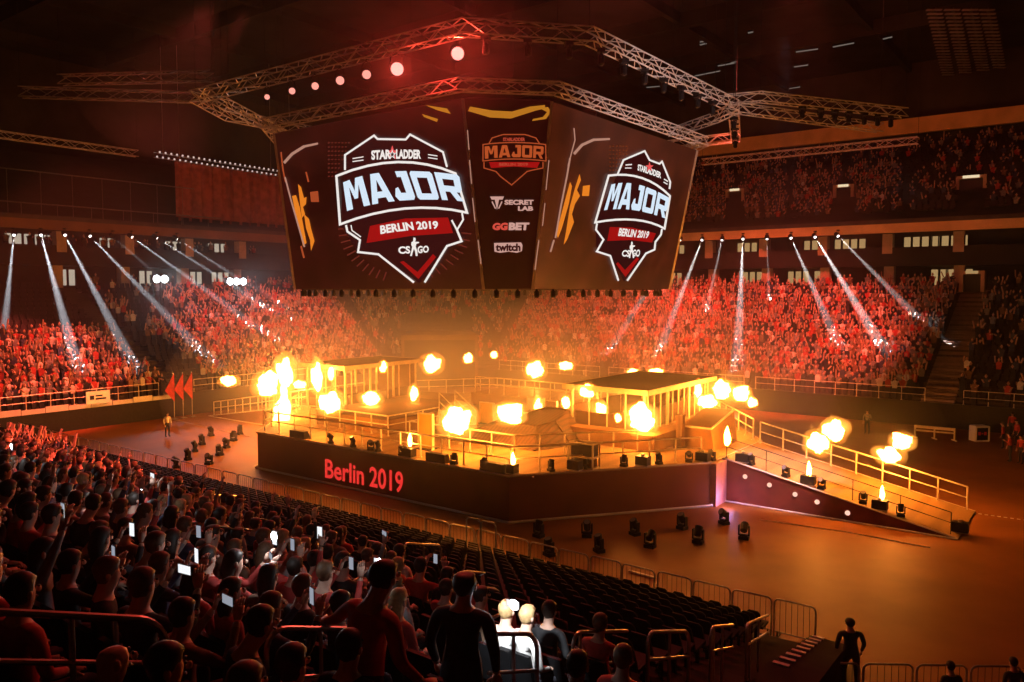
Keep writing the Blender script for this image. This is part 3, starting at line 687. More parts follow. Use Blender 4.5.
for i in range(8):
    j = (i + 1) % 8; a, b, c, d = OB[i], OB[j], OT[j], OT[i]
    m = MB(); m.add([(*a, ZB), (*b, ZB), (*c, ZT), (*d, ZT)], [(0, 1, 2, 3)])
    p0, p1, p3 = P(*a, ZB), P(*b, ZB), P(*d, ZT); nr = (p1 - p0).cross(p3 - p0).normalized()
    inn = [tuple(Vector(UN(P(*q) - nr * .35))) for q in ((*a, ZB), (*b, ZB), (*c, ZT), (*d, ZT))]
    m.add(inn, [(3, 2, 1, 0)]); m.add([(*a, ZB), (*b, ZB), (*c, ZT), (*d, ZT)] + inn, [(0, 4, 5, 1), (1, 5, 6, 2), (2, 6, 7, 3), (3, 7, 4, 0)])
    s = m.build('screen', {0: ML, 1: MC, 2: MR}.get(i, MC), cube, xf=cl); faces.append((s, p0, nr))
for i in range(8):
    m = MB(); m.bar((*OB[i], ZB), (*OT[i], ZT), .12); m.build('corner_trim', mat('trim_silver', (.45, .4, .38), .4, .5, .1, 3), cube, xf=cl)
m = MB(); m.prism(shrink(OB, .5), ZB + .1, ZB + .3); m.build('bottom_plate', M_BLACK, cube, xf=cl)
m = MB(); m.prism(shrink(OT, .5), ZT - .3, ZT - .1); m.build('top_plate', M_BLACK, cube, xf=cl)
for i in range(8):
    a = Vector(shrink(OB, .35)[i]); b = Vector(shrink(OB, .35)[(i + 1) % 8]); k = max(2, int((b - a).length / 1.3))
    for j in range(k):
        q = a.lerp(b, (j + .5) / k); m = MB(); m.lathe([(.09, -.42), (.13, -.34), (.12, -.12), (.05, -.05), (.05, .1)], (q.x, q.y, ZB), 8); m.build('spotlight', M_BLACK, cube, xf=cl)
G_WHITE = glow('graphic_white', (1.0, .93, .88), .88); G_ICE = glow('graphic_ice', (.72, .86, 1.0), .95); G_RED = glow('graphic_red', (.42, .006, .006), .8)
G_ORANGE = glow('graphic_orange', (1.0, .27, .02), .8); G_DK = glow('graphic_black', (.03, .004, .004), 1.0); G_ORED = glow('graphic_dull_orange', (.42, .07, .02), .9)
G_PALE = glow('graphic_pale', (1, .5, .36), .45); G_STAR = glow('graphic_star', (.9, .1, .1), .9); G_PINK = glow('graphic_pink', (.9, .5, .42), .65); G_GOLD = glow('graphic_gold', (.7, .26, .02), .65)
GLY = {'M': [[(0, 0), (0, 1), (.27, 1), (.27, 0)], [(.73, 0), (.73, 1), (1, 1), (1, 0)], [(.18, 1), (.36, 1), (.58, .32), (.42, .32)], [(.82, 1), (.64, 1), (.42, .32), (.58, .32)]],
       'A': [[(0, 0), (.3, 1), (.52, 1), (.5, .78), (.27, 0)], [(1, 0), (.72, 1), (.5, 1), (.5, .78), (.73, 0)], [(.28, .17), (.72, .17), (.66, .38), (.34, .38)]],
       'J': [[(.62, .1), (.62, 1), (1, 1), (1, .1)], [(.14, 0), (.9, 0), (1, .1), (1, .26), (.3, .26)], [(0, .16), (.14, 0), (.36, .26), (.3, .46), (.14, .42)], [(.42, .8), (.42, 1), (.64, 1), (.64, .8)]],
       'O': [[(0, .08), (0, .92), (.27, .92), (.27, .08)], [(.73, .08), (.73, .92), (1, .92), (1, .08)], [(0, .92), (.08, 1), (.92, 1), (1, .92), (1, .78), (0, .78)], [(0, .08), (.08, 0), (.92, 0), (1, .08), (1, .22), (0, .22)]],
       'R': [[(0, 0), (0, 1), (.27, 1), (.27, 0)], [(.2, .78), (.2, 1), (.92, 1), (1, .92), (1, .78)], [(.73, .42), (.73, .8), (1, .8), (1, .42)], [(.2, .32), (.2, .54), (1, .54), (.92, .32)], [(.46, .34), (.74, .34), (1, 0), (.7, 0)]]}
ADV = {'M': 1.15, 'A': 1.05, 'J': .85, 'O': .9, 'R': .9}
def block_text(s, q, gap=.1):
    tot = sum(ADV[c] for c in s) + gap * (len(s) - 1); x = 0; vs = []; fs = []
    for c in s:
        for g in GLY[c]:
            n = len(vs); vs += [q((x + a * ADV[c]) / tot, b) for a, b in g]; fs.append(tuple(range(n, n + len(g))))
        x += ADV[c] + gap
    return vs, fs
LAY = {}
def plane(i, lay):
    s, p0, nr = faces[i]
    return lambda x, y: hit(x, y, p0 + nr * (.03 + .02 * lay), nr)
def gfx(i, name, mb_vs_fs, mt):
    m = MB()
    for vs, fs in mb_vs_fs: m.add([cw(p) for p in vs], fs)
    me = bpy.data.meshes.new(name); me.from_pydata(m.v, [], m.f); me.materials.append(mt); me.update()
    o = link(name, me, faces[i][0]); return o
def poly(i, pts, lay): pl = plane(i, lay); return ([pl(*p) for p in pts], [tuple(range(len(pts)))])
def stroke(i, pts, w, lay, closed=False):
    pl = plane(i, lay); n = len(pts); vs = []; L = [Vector(p) for p in pts]
    for k in range(n):
        a = L[k - 1] if (k > 0 or closed) else L[k]; b = L[(k + 1) % n] if (k < n - 1 or closed) else L[k]
        e1 = (L[k] - a).normalized() if (L[k] - a).length > 0 else (b - L[k]).normalized(); e2 = (b - L[k]).normalized() if (b - L[k]).length > 0 else e1
        n1 = Vector((-e1.y, e1.x)); n2 = Vector((-e2.y, e2.x)); h = (n1 + n2); h = h.normalized() if h.length > .1 else n1
        h *= w / 2 / max(.45, h.dot(n1)); vs += [pl(*(L[k] + h)), pl(*(L[k] - h))]
    return (vs, [(2 * k, 2 * k + 1, 2 * ((k + 1) % n) + 1, 2 * ((k + 1) % n)) for k in range(n if closed else n - 1)])
def curve3(a, b, c, k=8): return [quad2(a, b, c, i / k) for i in range(k + 1)]
def soldier(i, x0, y0, x1, y1, lay):
    o = [(.42, 0), (.62, .02), (.66, .14), (.58, .22), (1.0, .24), (1.0, .3), (.72, .34), (.66, .5), (.82, .72), (.86, 1), (.66, 1), (.58, .74), (.46, .62), (.34, .8), (.26, 1), (.05, 1), (.2, .72), (.28, .5), (.18, .4), (.2, .26), (.38, .2)]
    return poly(i, [(x0 + (x1 - x0) * a, y0 + (y1 - y0) * b) for a, b in o], lay)
# left screen
band = curve3((336.4, 176), (398, 162), (455.5, 173.5)) + [(467, 212.6)] + curve3((467, 212.6), (405, 208.5), (340, 224.3))[1:]
gfx(0, 'shield', [poly(0, [(344.7, 171), (345, 155), (374, 135.5), (377.5, 139), (405.8, 139.5), (410, 134.5), (443, 152), (447, 166), (467, 212.6), (461, 241), (447, 246), (419.5, 283), (378.4, 254), (358, 252), (340, 224)], 0)], G_DK)
gfx(0, 'banner', [poly(0, [(370, 226), (405, 218.5), (448, 217.5), (453, 233), (410, 236), (366.5, 243)], 1)], G_RED)
gfx(0, 'chevron', [poly(0, [(403.5, 261), (417.5, 272), (433, 254), (436, 257), (418.5, 279), (400, 262)], 1)], G_RED)
gfx(0, 'outline', [stroke(0, [(345, 170), (345, 155), (374, 135.5), (377.5, 139), (405.8, 139.5), (410, 134.5), (443, 152), (447, 167)], 2.0, 2), stroke(0, band, 2.4, 2, True),
                   stroke(0, [(346, 225), (347.4, 231.5), (360, 240), (358, 252), (378.4, 254.3), (414, 282.5)], 2.1, 2), stroke(0, [(351, 225), (352, 230.5), (361, 237)], 1.1, 2),
                   stroke(0, [(462, 213), (463.2, 219.6), (457, 230), (451.6, 220)], 1.8, 2), stroke(0, [(457, 230), (461.6, 241.2), (447, 246), (424.6, 282.5)], 2.2, 2)], G_WHITE)
gfx(0, 'title', [block_text('MAJOR', arc((343, 182.5), (392, 171.5), (459, 174.8), (347, 211), (402, 200.5), (464, 201.5), plane(0, 3)))], G_ICE)
gfx(0, 'small_lettering', [text('STAR', arc((371, 150.5), (381, 149.8), (391, 149.5), (371.5, 160), (381, 159.5), (391, 159), plane(0, 3)), .05), text('LADDER', bil((396, 149.2), (421, 149.8), (396, 158.8), (421, 158.8), plane(0, 3)), .05),
                           text('BERLIN 2019', arc((380, 225.5), (408, 222), (438, 221), (380.5, 234.5), (410, 230.5), (438, 229), plane(0, 3)), .04),
                           text('CS', bil((398, 246.5), (410, 246), (398.5, 254), (410.5, 253.5), plane(0, 3)), .04), text('GO', bil((417.5, 246), (428.8, 245.5), (417.5, 253.5), (428.8, 252.5), plane(0, 3)), .04), soldier(0, 409.5, 237.5, 419, 256, 3),
                           stroke(0, [(352.5, 158.6), (363.5, 156.8)], 1.0, 3), stroke(0, [(352.5, 161.6), (363.5, 160)], 1.0, 3), stroke(0, [(428, 154.5), (437.5, 156)], 1.0, 3), stroke(0, [(428, 157.6), (437.5, 159)], 1.0, 3)], G_WHITE)
def star(i, x, y, r, lay): return poly(i, [(x + (r if k % 2 == 0 else r * .42) * math.sin(k * PI / 5), y - (r if k % 2 == 0 else r * .42) * math.cos(k * PI / 5) * 1.25) for k in range(10)], lay)
gfx(0, 'star_emblem', [star(0, 392.3, 153, 6.3, 2)], G_STAR); gfx(0, 'star_emblem', [star(0, 392.3, 154.5, 4.2, 4)], G_WHITE); gfx(0, 'star_emblem', [star(0, 392.3, 154.5, 2.4, 5)], G_DK)
gfx(0, 'flame_graphic', [poly(0, [(292, 196), (296, 195), (300, 208), (303, 224), (306.5, 243), (303, 246), (297, 222)], 1), poly(0, [(298, 184), (301, 187), (304, 198), (306.5, 197), (306, 204), (303, 207), (305, 214), (302, 218), (300, 203)], 1), poly(0, [(304, 214), (309, 219), (311, 228), (314.5, 241), (311, 251), (310, 240), (306, 228)], 1)], G_ORANGE)
gfx(0, 'light_streak', [poly(0, [(318, 142.5), (318, 144.5), (305, 147.5), (293, 155), (285, 164), (283, 162), (291, 153), (303, 145.5)], 1), stroke(0, [(285, 177), (291, 200), (299, 228), (304.5, 247)], 1.6, 2)], G_PALE)
gfx(0, 'light_streak', [stroke(0, [(281, 152), (283, 170), (285.5, 182)], 1.4, 1), stroke(0, [(301, 246), (304, 258)], 1.8, 1), stroke(0, [(306, 172), (308.5, 182)], 1.6, 1), poly(0, [(310, 192), (318, 191), (319, 202), (311, 202)], 1)], G_ORED)
dots = []
for a in range(7):
    for b in range(9):
        x = 328 + a * 3.4; y = 143 + b * 4.2
        if x > 350 - (y - 143) * .45: continue
        dots.append(stroke(0, [(x, y), (x + 1.7, y - .5)], 1.1, 1))
for a in range(12):
    t = math.radians(100 + a * 7); dots.append(stroke(0, [(402 + 54 * math.cos(t), 226 + 48 * math.sin(t)), (402 + 64 * math.cos(t), 226 + 57 * math.sin(t))], 1.3, 0)) if 402 + 64 * math.cos(t) < 400 and 226 + 57 * math.sin(t) < 281 else None
for a in range(9):
    t = math.radians(8 + a * 7); y1 = 226 + 57 * math.sin(t)
    if y1 < 281: dots.append(stroke(0, [(402 + 60 * math.cos(t), 226 + 49 * math.sin(t)), (402 + 70 * math.cos(t), y1)], 1.2, 0))
gfx(0, 'pixel_pattern', dots, glow('graphic_maroon', (.16, .025, .015), .8))
# right screen
band = curve3((608.7, 175.6), (642, 178), (670, 196)) + [(664.6, 228.6)] + curve3((664.6, 228.6), (634.7, 219.8), (595.3, 222.4))[1:]
gfx(2, 'shield', [poly(2, [(617.5, 175), (623.5, 160), (644.7, 151), (649.6, 160), (659.6, 163.6), (662, 162), (670.3, 182.3), (670, 196), (664.6, 228.6), (654.6, 249.6), (646, 253.4), (624, 281.5), (610.3, 255.8), (596.8, 251.6), (595.3, 222)], 0)], G_DK)
gfx(2, 'banner', [poly(2, [(609.8, 227), (632, 227.5), (656, 233.4), (652, 242.5), (630, 240), (607.3, 241)], 1)], G_RED)
gfx(2, 'chevron', [poly(2, [(618, 262), (625, 270), (637, 257), (639, 259), (625.5, 277), (616, 264)], 1)], G_RED)
gfx(2, 'outline', [stroke(2, [(617.7, 174), (623.5, 160), (644.7, 151), (649.6, 160), (659.6, 163.8), (662, 161.5), (670.3, 182), (669.5, 189)], 1.8, 2), stroke(2, band, 2.1, 2, True),
                   stroke(2, [(597, 223.4), (596, 229.7), (603.5, 239.6), (596.8, 251.4), (610.3, 255.8), (618.5, 280.8)], 1.9, 2), stroke(2, [(662, 229), (661, 234.7), (655.4, 242), (654.6, 249.6), (646, 253.4), (627.2, 280.8)], 1.9, 2)], G_WHITE)
gfx(2, 'title', [block_text('MAJOR', arc((611.5, 184.5), (638, 184.5), (669.5, 198), (604, 210.3), (633, 210), (665.5, 218.5), plane(2, 3)))], G_ICE)
gfx(2, 'small_lettering', [text('STARLADDER', arc((638, 164), (649, 167.5), (661.5, 172.5), (637.5, 170.5), (648.5, 174), (661, 178.6), plane(2, 3)), .05), text('BERLIN 2019', bil((619.7, 227.8), (649.8, 231.4), (618, 236.2), (647.8, 238.6), plane(2, 3)), .04),
                           text('CS', bil((622.5, 250), (630.5, 250), (621.5, 256.5), (629.5, 257), plane(2, 3)), .04), text('GO', bil((633, 249.5), (640.5, 249.5), (632, 256.5), (639.5, 256.8), plane(2, 3)), .04), soldier(2, 628.5, 241.5, 635, 258, 3),
                           stroke(2, [(625.5, 165), (632, 164.5)], 1.2, 3), stroke(2, [(625, 168), (631.5, 168)], 1.0, 3), stroke(2, [(664, 179), (668, 181.5)], 1.2, 3), stroke(2, [(663.5, 182), (667.5, 184.3)], 1.0, 3)], G_WHITE)
gfx(2, 'star_emblem', [star(2, 649.5, 167, 4.2, 4)], G_STAR)
gfx(2, 'flame_graphic', [poly(2, [(570, 182), (572, 186), (569, 203), (562, 228), (558, 238), (556, 234), (563, 208)], 1), poly(2, [(579.5, 174), (581, 180), (577, 190), (580, 196), (575, 204), (572, 214), (574, 222), (567, 240), (563.6, 245), (566, 232), (570, 206), (575, 188)], 1), poly(2, [(583, 186), (590, 185), (589, 196), (582, 196)], 1)], G_ORANGE)
gfx(2, 'light_streak', [poly(2, [(610, 138), (610, 140), (594, 141), (583, 146), (575, 155), (573, 153), (581, 144), (593, 138.6)], 1), stroke(2, [(570, 158), (567, 176), (561, 206), (555.5, 238)], 1.7, 2), stroke(2, [(574, 128), (575, 140), (568, 166)], 1.2, 1), stroke(2, [(554, 240), (550.5, 252)], 1.7, 1)], G_PALE)
dots = []
for a in range(7):
    for b in range(8):
        x = 606 + a * 3.3; y = 146 + b * 4
        if x < 634 - (y - 143) * .45 and x > 606 + (y - 146) * .0: dots.append(stroke(2, [(x, y), (x + 1.6, y + .3)], 1.1, 1))
gfx(2, 'pixel_pattern', dots, glow('graphic_rust', (.2, .04, .012), .8))
# centre screen
gfx(1, 'title', [block_text('MAJOR', arc((484.6, 146.5), (514, 145), (543.8, 146.5), (485, 158.8), (514, 157.2), (543, 158.8), plane(1, 3)))], glow('graphic_rust_orange', (.5, .085, .02), .9))
gfx(1, 'outline', [stroke(1, [(489, 143.5), (492, 138), (503, 134.5), (525, 134.5), (536, 138), (539.5, 143.5)], 1.1, 2), stroke(1, curve3((483, 144.5), (514, 142.5), (545.5, 144.5)) + [(546, 161)] + curve3((546, 161), (514, 159), (483, 161))[1:], 1.1, 2, True), stroke(1, [(484, 162), (484, 168), (491, 170), (496, 171.5), (500, 176), (511.6, 185), (522, 176), (527, 171.5), (533, 170), (543, 168), (543, 162)], 1.1, 2)], G_ORED)
gfx(1, 'banner', [poly(1, [(489, 162), (540, 162), (537, 168), (514, 166.5), (491, 168)], 1)], G_RED)
gfx(1, 'small_lettering', [text('BERLIN 2019', bil((499, 162.8), (528, 162.8), (499, 166), (528, 166), plane(1, 3)), .04), text('STARLADDER', bil((503, 137.6), (525, 137.6), (503, 141.2), (525, 141.2), plane(1, 3)), .04)], glow('graphic_brick', (.5, .06, .03), .9))
gfx(1, 'sponsor_lettering', [text('SECRET', bil((504.5, 199.8), (533.6, 199.8), (504.5, 204.8), (533.6, 204.8), plane(1, 2)), .05), text('LAB', bil((518, 206.2), (533.2, 206.2), (518, 210.8), (533.2, 210.8), plane(1, 2)), .05),
                             poly(1, [(490, 196.5), (504, 196.5), (502.6, 199.6), (499, 199.6), (497, 209.8), (494.8, 199.6), (491.6, 199.6)], 2), stroke(1, [(492, 201.5), (495.5, 208.6)], 1.2, 2), stroke(1, [(502, 201.5), (498.6, 208.6)], 1.2, 2)], G_PINK)
gfx(1, 'sponsor_lettering', [text('GG', bil((492.8, 223), (508, 222.6), (492.2, 230.2), (507.4, 230.2), plane(1, 2)), .06)], glow('graphic_coral', (.8, .09, .06), .8))
gfx(1, 'sponsor_lettering', [text('BET', bil((509, 222.6), (529.5, 222.6), (508.6, 230.2), (528.8, 230.2), plane(1, 2)), .06)], G_PINK)
gfx(1, 'sponsor_emblem', [poly(1, [(494, 243), (521, 242.4), (522.5, 245), (522, 251), (517, 252.8), (509, 251.6), (500, 252.8), (494.5, 251.6)], 1)], G_PINK)
gfx(1, 'sponsor_lettering', [text('twitch', bil((495.6, 243.6), (520.6, 243.4), (495.6, 251.2), (520.6, 251.2), plane(1, 2)), .05)], G_DK)
gfx(1, 'wing_graphic', [poly(1, [(468, 111), (490, 117.5), (511, 118.5), (536, 110.5), (545, 108.5), (545, 105), (530, 106.5), (512, 111.5), (492, 110.5), (470, 106.5)], 1), poly(1, [(539, 108), (547, 112), (543, 117), (533, 119), (532, 121), (546, 119), (551, 112), (548, 107)], 1)], G_GOLD)
gfx(0, 'wing_graphic', [poly(0, [(425, 105), (447, 108.5), (451, 114), (438, 110.5)], 1), poly(0, [(422, 114), (438, 119), (437, 122), (424, 117)], 1)], G_GOLD)
gfx(1, 'light_streak', [stroke(1, [a_, b_], .9, 3) for a_, b_ in (((467.5, 130), (469, 150)), ((469.5, 160), (471.5, 184)), ((472.5, 198), (475, 222)), ((478, 240), (481, 264)), ((549, 160), (546, 190)), ((545, 203), (542.5, 226)), ((539, 240), (535, 270)))], G_PALE)  # bright slivers along the panel seams, painted as glowing strokes
# ------------------------------------------------------------------ trusses
M_ALU_SHADED = mat('aluminium_truss_shaded', (.2, .19, .19), .5, .4, .1, 4)  # darker copy of the truss aluminium, with the dim light at left painted in
def truss(label, pts, w=.5, step=.8, closed=False, hang=True, mt=M_ALU, r=.035):
    """pts in (u, n, z); a box truss of four chords with lattice"""
    t = thing('lighting_truss', label, 'truss', P(*pts[0]), TH, 'lighting trusses'); o = Vector(pts[0])
    Q = [Vector(p) - o for p in pts]; n = len(Q); lat = MB(); corners = [[], [], [], []]
    for k in range(n):
        a = Q[k - 1] if (k > 0 or closed) else Q[k]; b = Q[(k + 1) % n] if (k < n - 1 or closed) else Q[k]
        d = ((Q[k] - a).normalized() + (b - Q[k]).normalized()).normalized(); s = Vector((-d.y, d.x, 0)).normalized() * w / 2
        if closed or 0 < k < n - 1: s /= max(.5, abs((b - Q[k]).normalized().dot(d)))
        for i, (sx, sz) in enumerate(((-1, -1), (1, -1), (1, 1), (-1, 1))): corners[i].append(Q[k] + s * sx + Vector((0, 0, sz * w / 2)))
    for i in range(4):
        m = MB(); m.tube(corners[i], r, 5, closed=closed); m.build('chord', mt, t)
    for k in range(n if closed else n - 1):
        c0 = [corners[i][k] for i in range(4)]; c1 = [corners[i][(k + 1) % n] for i in range(4)]; L = (c1[0] - c0[0]).length; st = max(2, int(L / step))
        for j in range(st):
            for (p, q_) in ((0, 1), (1, 2), (2, 3), (3, 0)):
                A = c0[p].lerp(c1[p], j / st); B = c0[q_].lerp(c1[q_], (j + 1) / st)
                if j % 2: A = c0[q_].lerp(c1[q_], j / st); B = c0[p].lerp(c1[p], (j + 1) / st)
                lat.bar(A, B, .035)
    lat.build('lattice', mt, t)
    if hang:
        for k in range(n):
            m = MB(); m.tube([Q[k] + Vector((0, 0, w / 2)), Vector((Q[k].x, Q[k].y, 35.97 - o.z))], .015, 4); m.build('hoist_chain', M_BLACK, t)
    return t
ZI = 18.2
truss('inner ring of lattice truss hugging the top of the video cube', [(*p, ZI) for p in shrink(OT, -.35)], .45, .75, True)
def at_z(px, py, z): return (*UN(on_z(px, py, z))[:2], z)
ZO = 20.0
OR_ = octo(-41.0, -16.9, (-38.4, -20.2), 23.9, 51.4, (27.6, 42.6))
truss('outer ring of lattice truss around the video cube carrying the red lamps', [(*p, ZO) for p in OR_], .55, .8, True)
truss('lattice truss running from the outer ring over the right-hand tier, upper one', [at_z(725, 100, 20.6), at_z(760, 97, 20.6), at_z(905, 113, 20.6)], .5)
truss('lattice truss running from the outer ring over the right-hand tier, middle one', [at_z(735, 108, 20.0), at_z(880, 128, 20.0)], .5)
truss('lattice truss joining the inner ring corner to the outer ring', [at_z(672, 133, 19.3), at_z(715, 118, 19.3), at_z(735, 108, 19.3)], .45)
truss('long bright straight truss in front of the upper tier at right', [(-35, 80, 23.4), (-14.5, 80, 23.4)], .6, .9)
truss('long straight truss over the end stand at upper left', [(-78, 22, 23.5), (-78, 42, 23.5)], .6, .9)
truss('dim lattice truss running left from the outer ring, upper one', [at_z(212, 76, 21.5), at_z(60, 80, 21.5)], .5, mt=M_ALU_SHADED)
truss('dim lattice truss running left from the outer ring, lower one', [at_z(215, 98, 20.4), at_z(20, 92, 20.4)], .5, mt=M_ALU_SHADED)
truss('short lattice truss joining the outer ring to the video cube at left', [at_z(222, 102, 19.6), at_z(285, 135, 19.6)], .45)
# red lamps under the outer ring, pointing at the hall
RED = [(267, 97, 2.6), (292, 91, 3.2), (315, 86, 3.6), (340, 80.5, 4.2), (366.5, 74.5, 4.4), (397, 69, 6.5), (457.5, 53.5, 6.5)]
def red_lamp(i, px, py, r):
    q = on_n(px, py, 24.1) if i < 6 else on_n(px, py, 24.6)
    rr_ = r * proj(q)[2] / FOC
    d = (CAM + Vector((6, 0, -1.5)) - q).normalized()
    t = thing('wash_light', 'red wash light hanging under the outer truss, %s from its far end' % nth(i + 1), 'stage light', q, 0, 'red wash lights')
    rot = d.to_track_quat('Z', 'Y').to_matrix()
    m = MB(); m.lathe([(rr_ * .5, -.38), (rr_ * .95, -.28), (rr_ * 1.08, -.02), (rr_ * 1.08, .03), (rr_ * 1.0, .03)], seg=14); m.build('housing', M_BLACK, t, xf=lambda x, y, z: rot @ Vector((x, y, z)))
    m = MB(); m.lathe([(rr_, .0), (rr_ * .98, .05), (rr_ * .6, .09)], seg=14); m.build('lens', M_REDLENS if i >= 5 else M_REDLENS2, t, xf=lambda x, y, z: rot @ Vector((x, y, z)))
    zt = ZO - .28 - q.z
    m = MB(); m.tube([rot @ Vector((rr_ * 1.15, 0, -.15)), (rr_ * .9, 0, zt - .1), (0, 0, zt), (-rr_ * .9, 0, zt - .1), rot @ Vector((-rr_ * 1.15, 0, -.15))], .02, 4); m.tube([(0, 0, zt), (0, 0, zt + .3)], .03, 4); m.build('yoke', M_BLACK, t)
    return q, d
REDPOS = [red_lamp(i, *a) for i, a in enumerate(RED)]
# dark fixtures hanging along the trusses
FX = []
def fixture(p, label, group):
    if not FX:
        t = thing('hanging_light', label, 'stage light', p, 0, group)
        m = MB(); m.box(-.16, .16, -.16, .16, -.16, 0); m.build('clamp_box', M_BLACK, t)
        m = MB(); m.tube([(-.17, 0, -.15), (-.17, 0, -.4)], .03, 4); m.tube([(.17, 0, -.15), (.17, 0, -.4)], .03, 4); m.build('yoke', M_BLACK, t)
        m = MB(); m.lathe([(.07, -.68), (.14, -.62), (.14, -.3), (.08, -.22)], seg=8); m.build('lamp_head', M_BLACK, t); FX.append(t); o = t
    else: o = copy_tree(FX[0])
    o.location = p; o.rotation_euler = (0, 0, R.uniform(0, 6)); o['label'] = label; o['group'] = group
c = 0
for i in (1, 2, 3):
    a, b = Vector(OR_[i]), Vector(OR_[(i + 1) % 8])
    for j in range(3 if i == 1 else 8 if i == 2 else 3):
        q = a.lerp(b, (j + .5) / (3 if i == 1 else 8 if i == 2 else 3)); c += 1
        fixture(P(q.x, q.y, ZO - .28), 'dark light hanging from the outer truss ring, %s rightwards from its front corner' % nth(c), 'dark lights on the outer truss ring')
for j, px in enumerate((800, 818, 832, 846, 862, 876, 890)):
    q = at_z(px, 108 + (px - 760) * .11, 20.6); q2 = at_z(880, 128, 20)
    s = (px - 760) / 145.0; A = Vector(at_z(760, 97, 20.6)); B = Vector(at_z(905, 113, 20.6)); q = A.lerp(B, s)
    fixture(P(q.x, q.y, 20.35), 'dark light hanging from the upper right-hand truss, %s outward' % nth(j + 1), 'dark lights on the right-hand truss')
# ceiling strips and baffles
ST = [(695, 76, 720, 71), (718, 66, 735, 63), (731, 63, 742, 60), (796, 52, 818, 49), (833, 47, 854, 43), (879, 40, 892, 37), (794, 67, 808, 65), (782, 90, 800, 87), (819, 85, 837, 82), (856, 81, 875, 77), (886, 77, 905, 74), (603, 80, 625, 76), (700, 42, 706, 41), (748, 33, 753, 32), (700, 45, 708, 43), (640, 88, 664, 86), (910, 91, 930, 88), (956, 92, 985, 89)]
for i, (x0, y0, x1, y1) in enumerate(sorted(ST)):
    a, b = on_z(x0, y0, 35.2), on_z(x1, y1, 35.2); c_ = (a + b) / 2
    t = thing('ceiling_strip_light', 'thin dim strip light under the dark ceiling at upper right, %s counting from the left' % nth(i + 1), 'ceiling light', c_, 0, 'dim strip lights under the ceiling')
    m = MB(); m.bar(a - c_, b - c_, .16, .08); m.build('tube_lamp', M_STRIP, t)
    m = MB(); m.bar(a - c_ + Vector((0, 0, .12)), b - c_ + Vector((0, 0, .12)), .3, .14); m.tube([(0, 0, .15), (0, 0, .8)], .02, 4); m.build('housing', M_BLACK, t)
M_BAF = mat('grey_baffle', (.3, .27, .27), .8, 0, .2, 1)
for k, px in enumerate((950, 968, 986, 1003)):
    a, b = on_z(px - 16, 10, 34), on_z(px, 84, 34); t = thing('ceiling_baffle', 'slatted grey ceiling baffle at top right, %s from the left' % nth(k + 1), 'ceiling panel', (a + b) / 2, 0, 'slatted ceiling baffles')
    c_ = (a + b) / 2
    for j in range(26):
        m = MB(); p = a.lerp(b, j / 25) - c_; m.cbox((p.x, p.y, p.z), (1.3, .25, .1)); m.build('slat', M_BAF, t)
    m = MB(); m.bar(a - c_ + Vector((0, 0, .15)), b - c_ + Vector((0, 0, .15)), .2, .2); m.tube([(0, 0, 0.2), (0, 0, 2)], .03, 4); m.build('rail', M_BLACK, t)
# ceiling beams
m = MB()
for k in range(9): m.box(-90, 50, -20 + k * 13, -19.4 + k * 13, 34.6, 36)
for k in range(10): m.box(-90 + k * 14, -89.5 + k * 14, -25, 110, 35, 36)
struct(m.build('ceiling_beams', M_CEIL, xf=P))
# ------------------------------------------------------------------ end stand extras
t = thing('red_drape', 'large dull red drape hanging over the upper tier left of the video cube', 'curtain', P(-78, 46, 16.3), TH)
m = MB(); vs = []; K = 60
for i in range(K + 1):
    y = i * 15.0 / K; x = .18 * math.sin(i * 1.3) + .06 * math.sin(i * 3.1)
    vs += [(x, y, 0.05), (x, y, 7.0), (x - .06, y, .05), (x - .06, y, 7.0)]
fs = []
for i in range(K): a = i * 4; b = a + 4; fs += [(a, b, b + 1, a + 1), (a + 2, a + 3, b + 3, b + 2), (a + 1, b + 1, b + 3, a + 3), (a, a + 2, b + 2, b)]
m.add(vs, fs); m.build('cloth', M_CURT, t); m = MB(); m.tube([(0, -.3, 7.05), (0, 15.3, 7.05)], .06, 5); m.tube([(0, .5, 7.05), (0, .5, 19.7)], .02, 4); m.tube([(0, 14.5, 7.05), (0, 14.5, 19.7)], .02, 4); m.build('rod', M_STEEL, t)
t = thing('bulb_rows', 'two long rows of small glowing bulbs along the bar left of the video cube', 'light string', P(-77.6, 43.5, 23.3), TH)
m = MB(); m.tube([(0, 0, 0), (0, 15, -.2)], .05, 4); m.tube([(0, 0, .5), (0, 15, .3)], .05, 4); m.tube([(0, 1, 0), (0, 1, 12.7)], .02, 4); m.tube([(0, 14, 0), (0, 14, 12.7)], .02, 4); m.build('bar', M_STEEL, t)
for r_ in range(2):
    for k in range(24):
        m = MB(); m.ball((.1, .3 + k * .62 + r_ * .3, r_ * .5 + .1 - k * .008), .1, 6, 4); m.build('bulb', M_DOTS, t)
# rail strips on the drapes at left
for i, (n0, n1, z) in enumerate(((20, 47, 20.4), (20, 50, 17.6))):
    m = MB(); m.tube([(-76.2, n0, z), (-76.2, n1, z)], .06, 4)
    for k in range(10): m.tube([(-76.2, n0 + (n1 - n0) * (k + .5) / 10, z), (-76.2, n0 + (n1 - n0) * (k + .5) / 10, 16.5)], .03, 4)
    struct(m.build('trim_tier_rail_%d' % (i + 1), M_ALU_SHADED, xf=P))
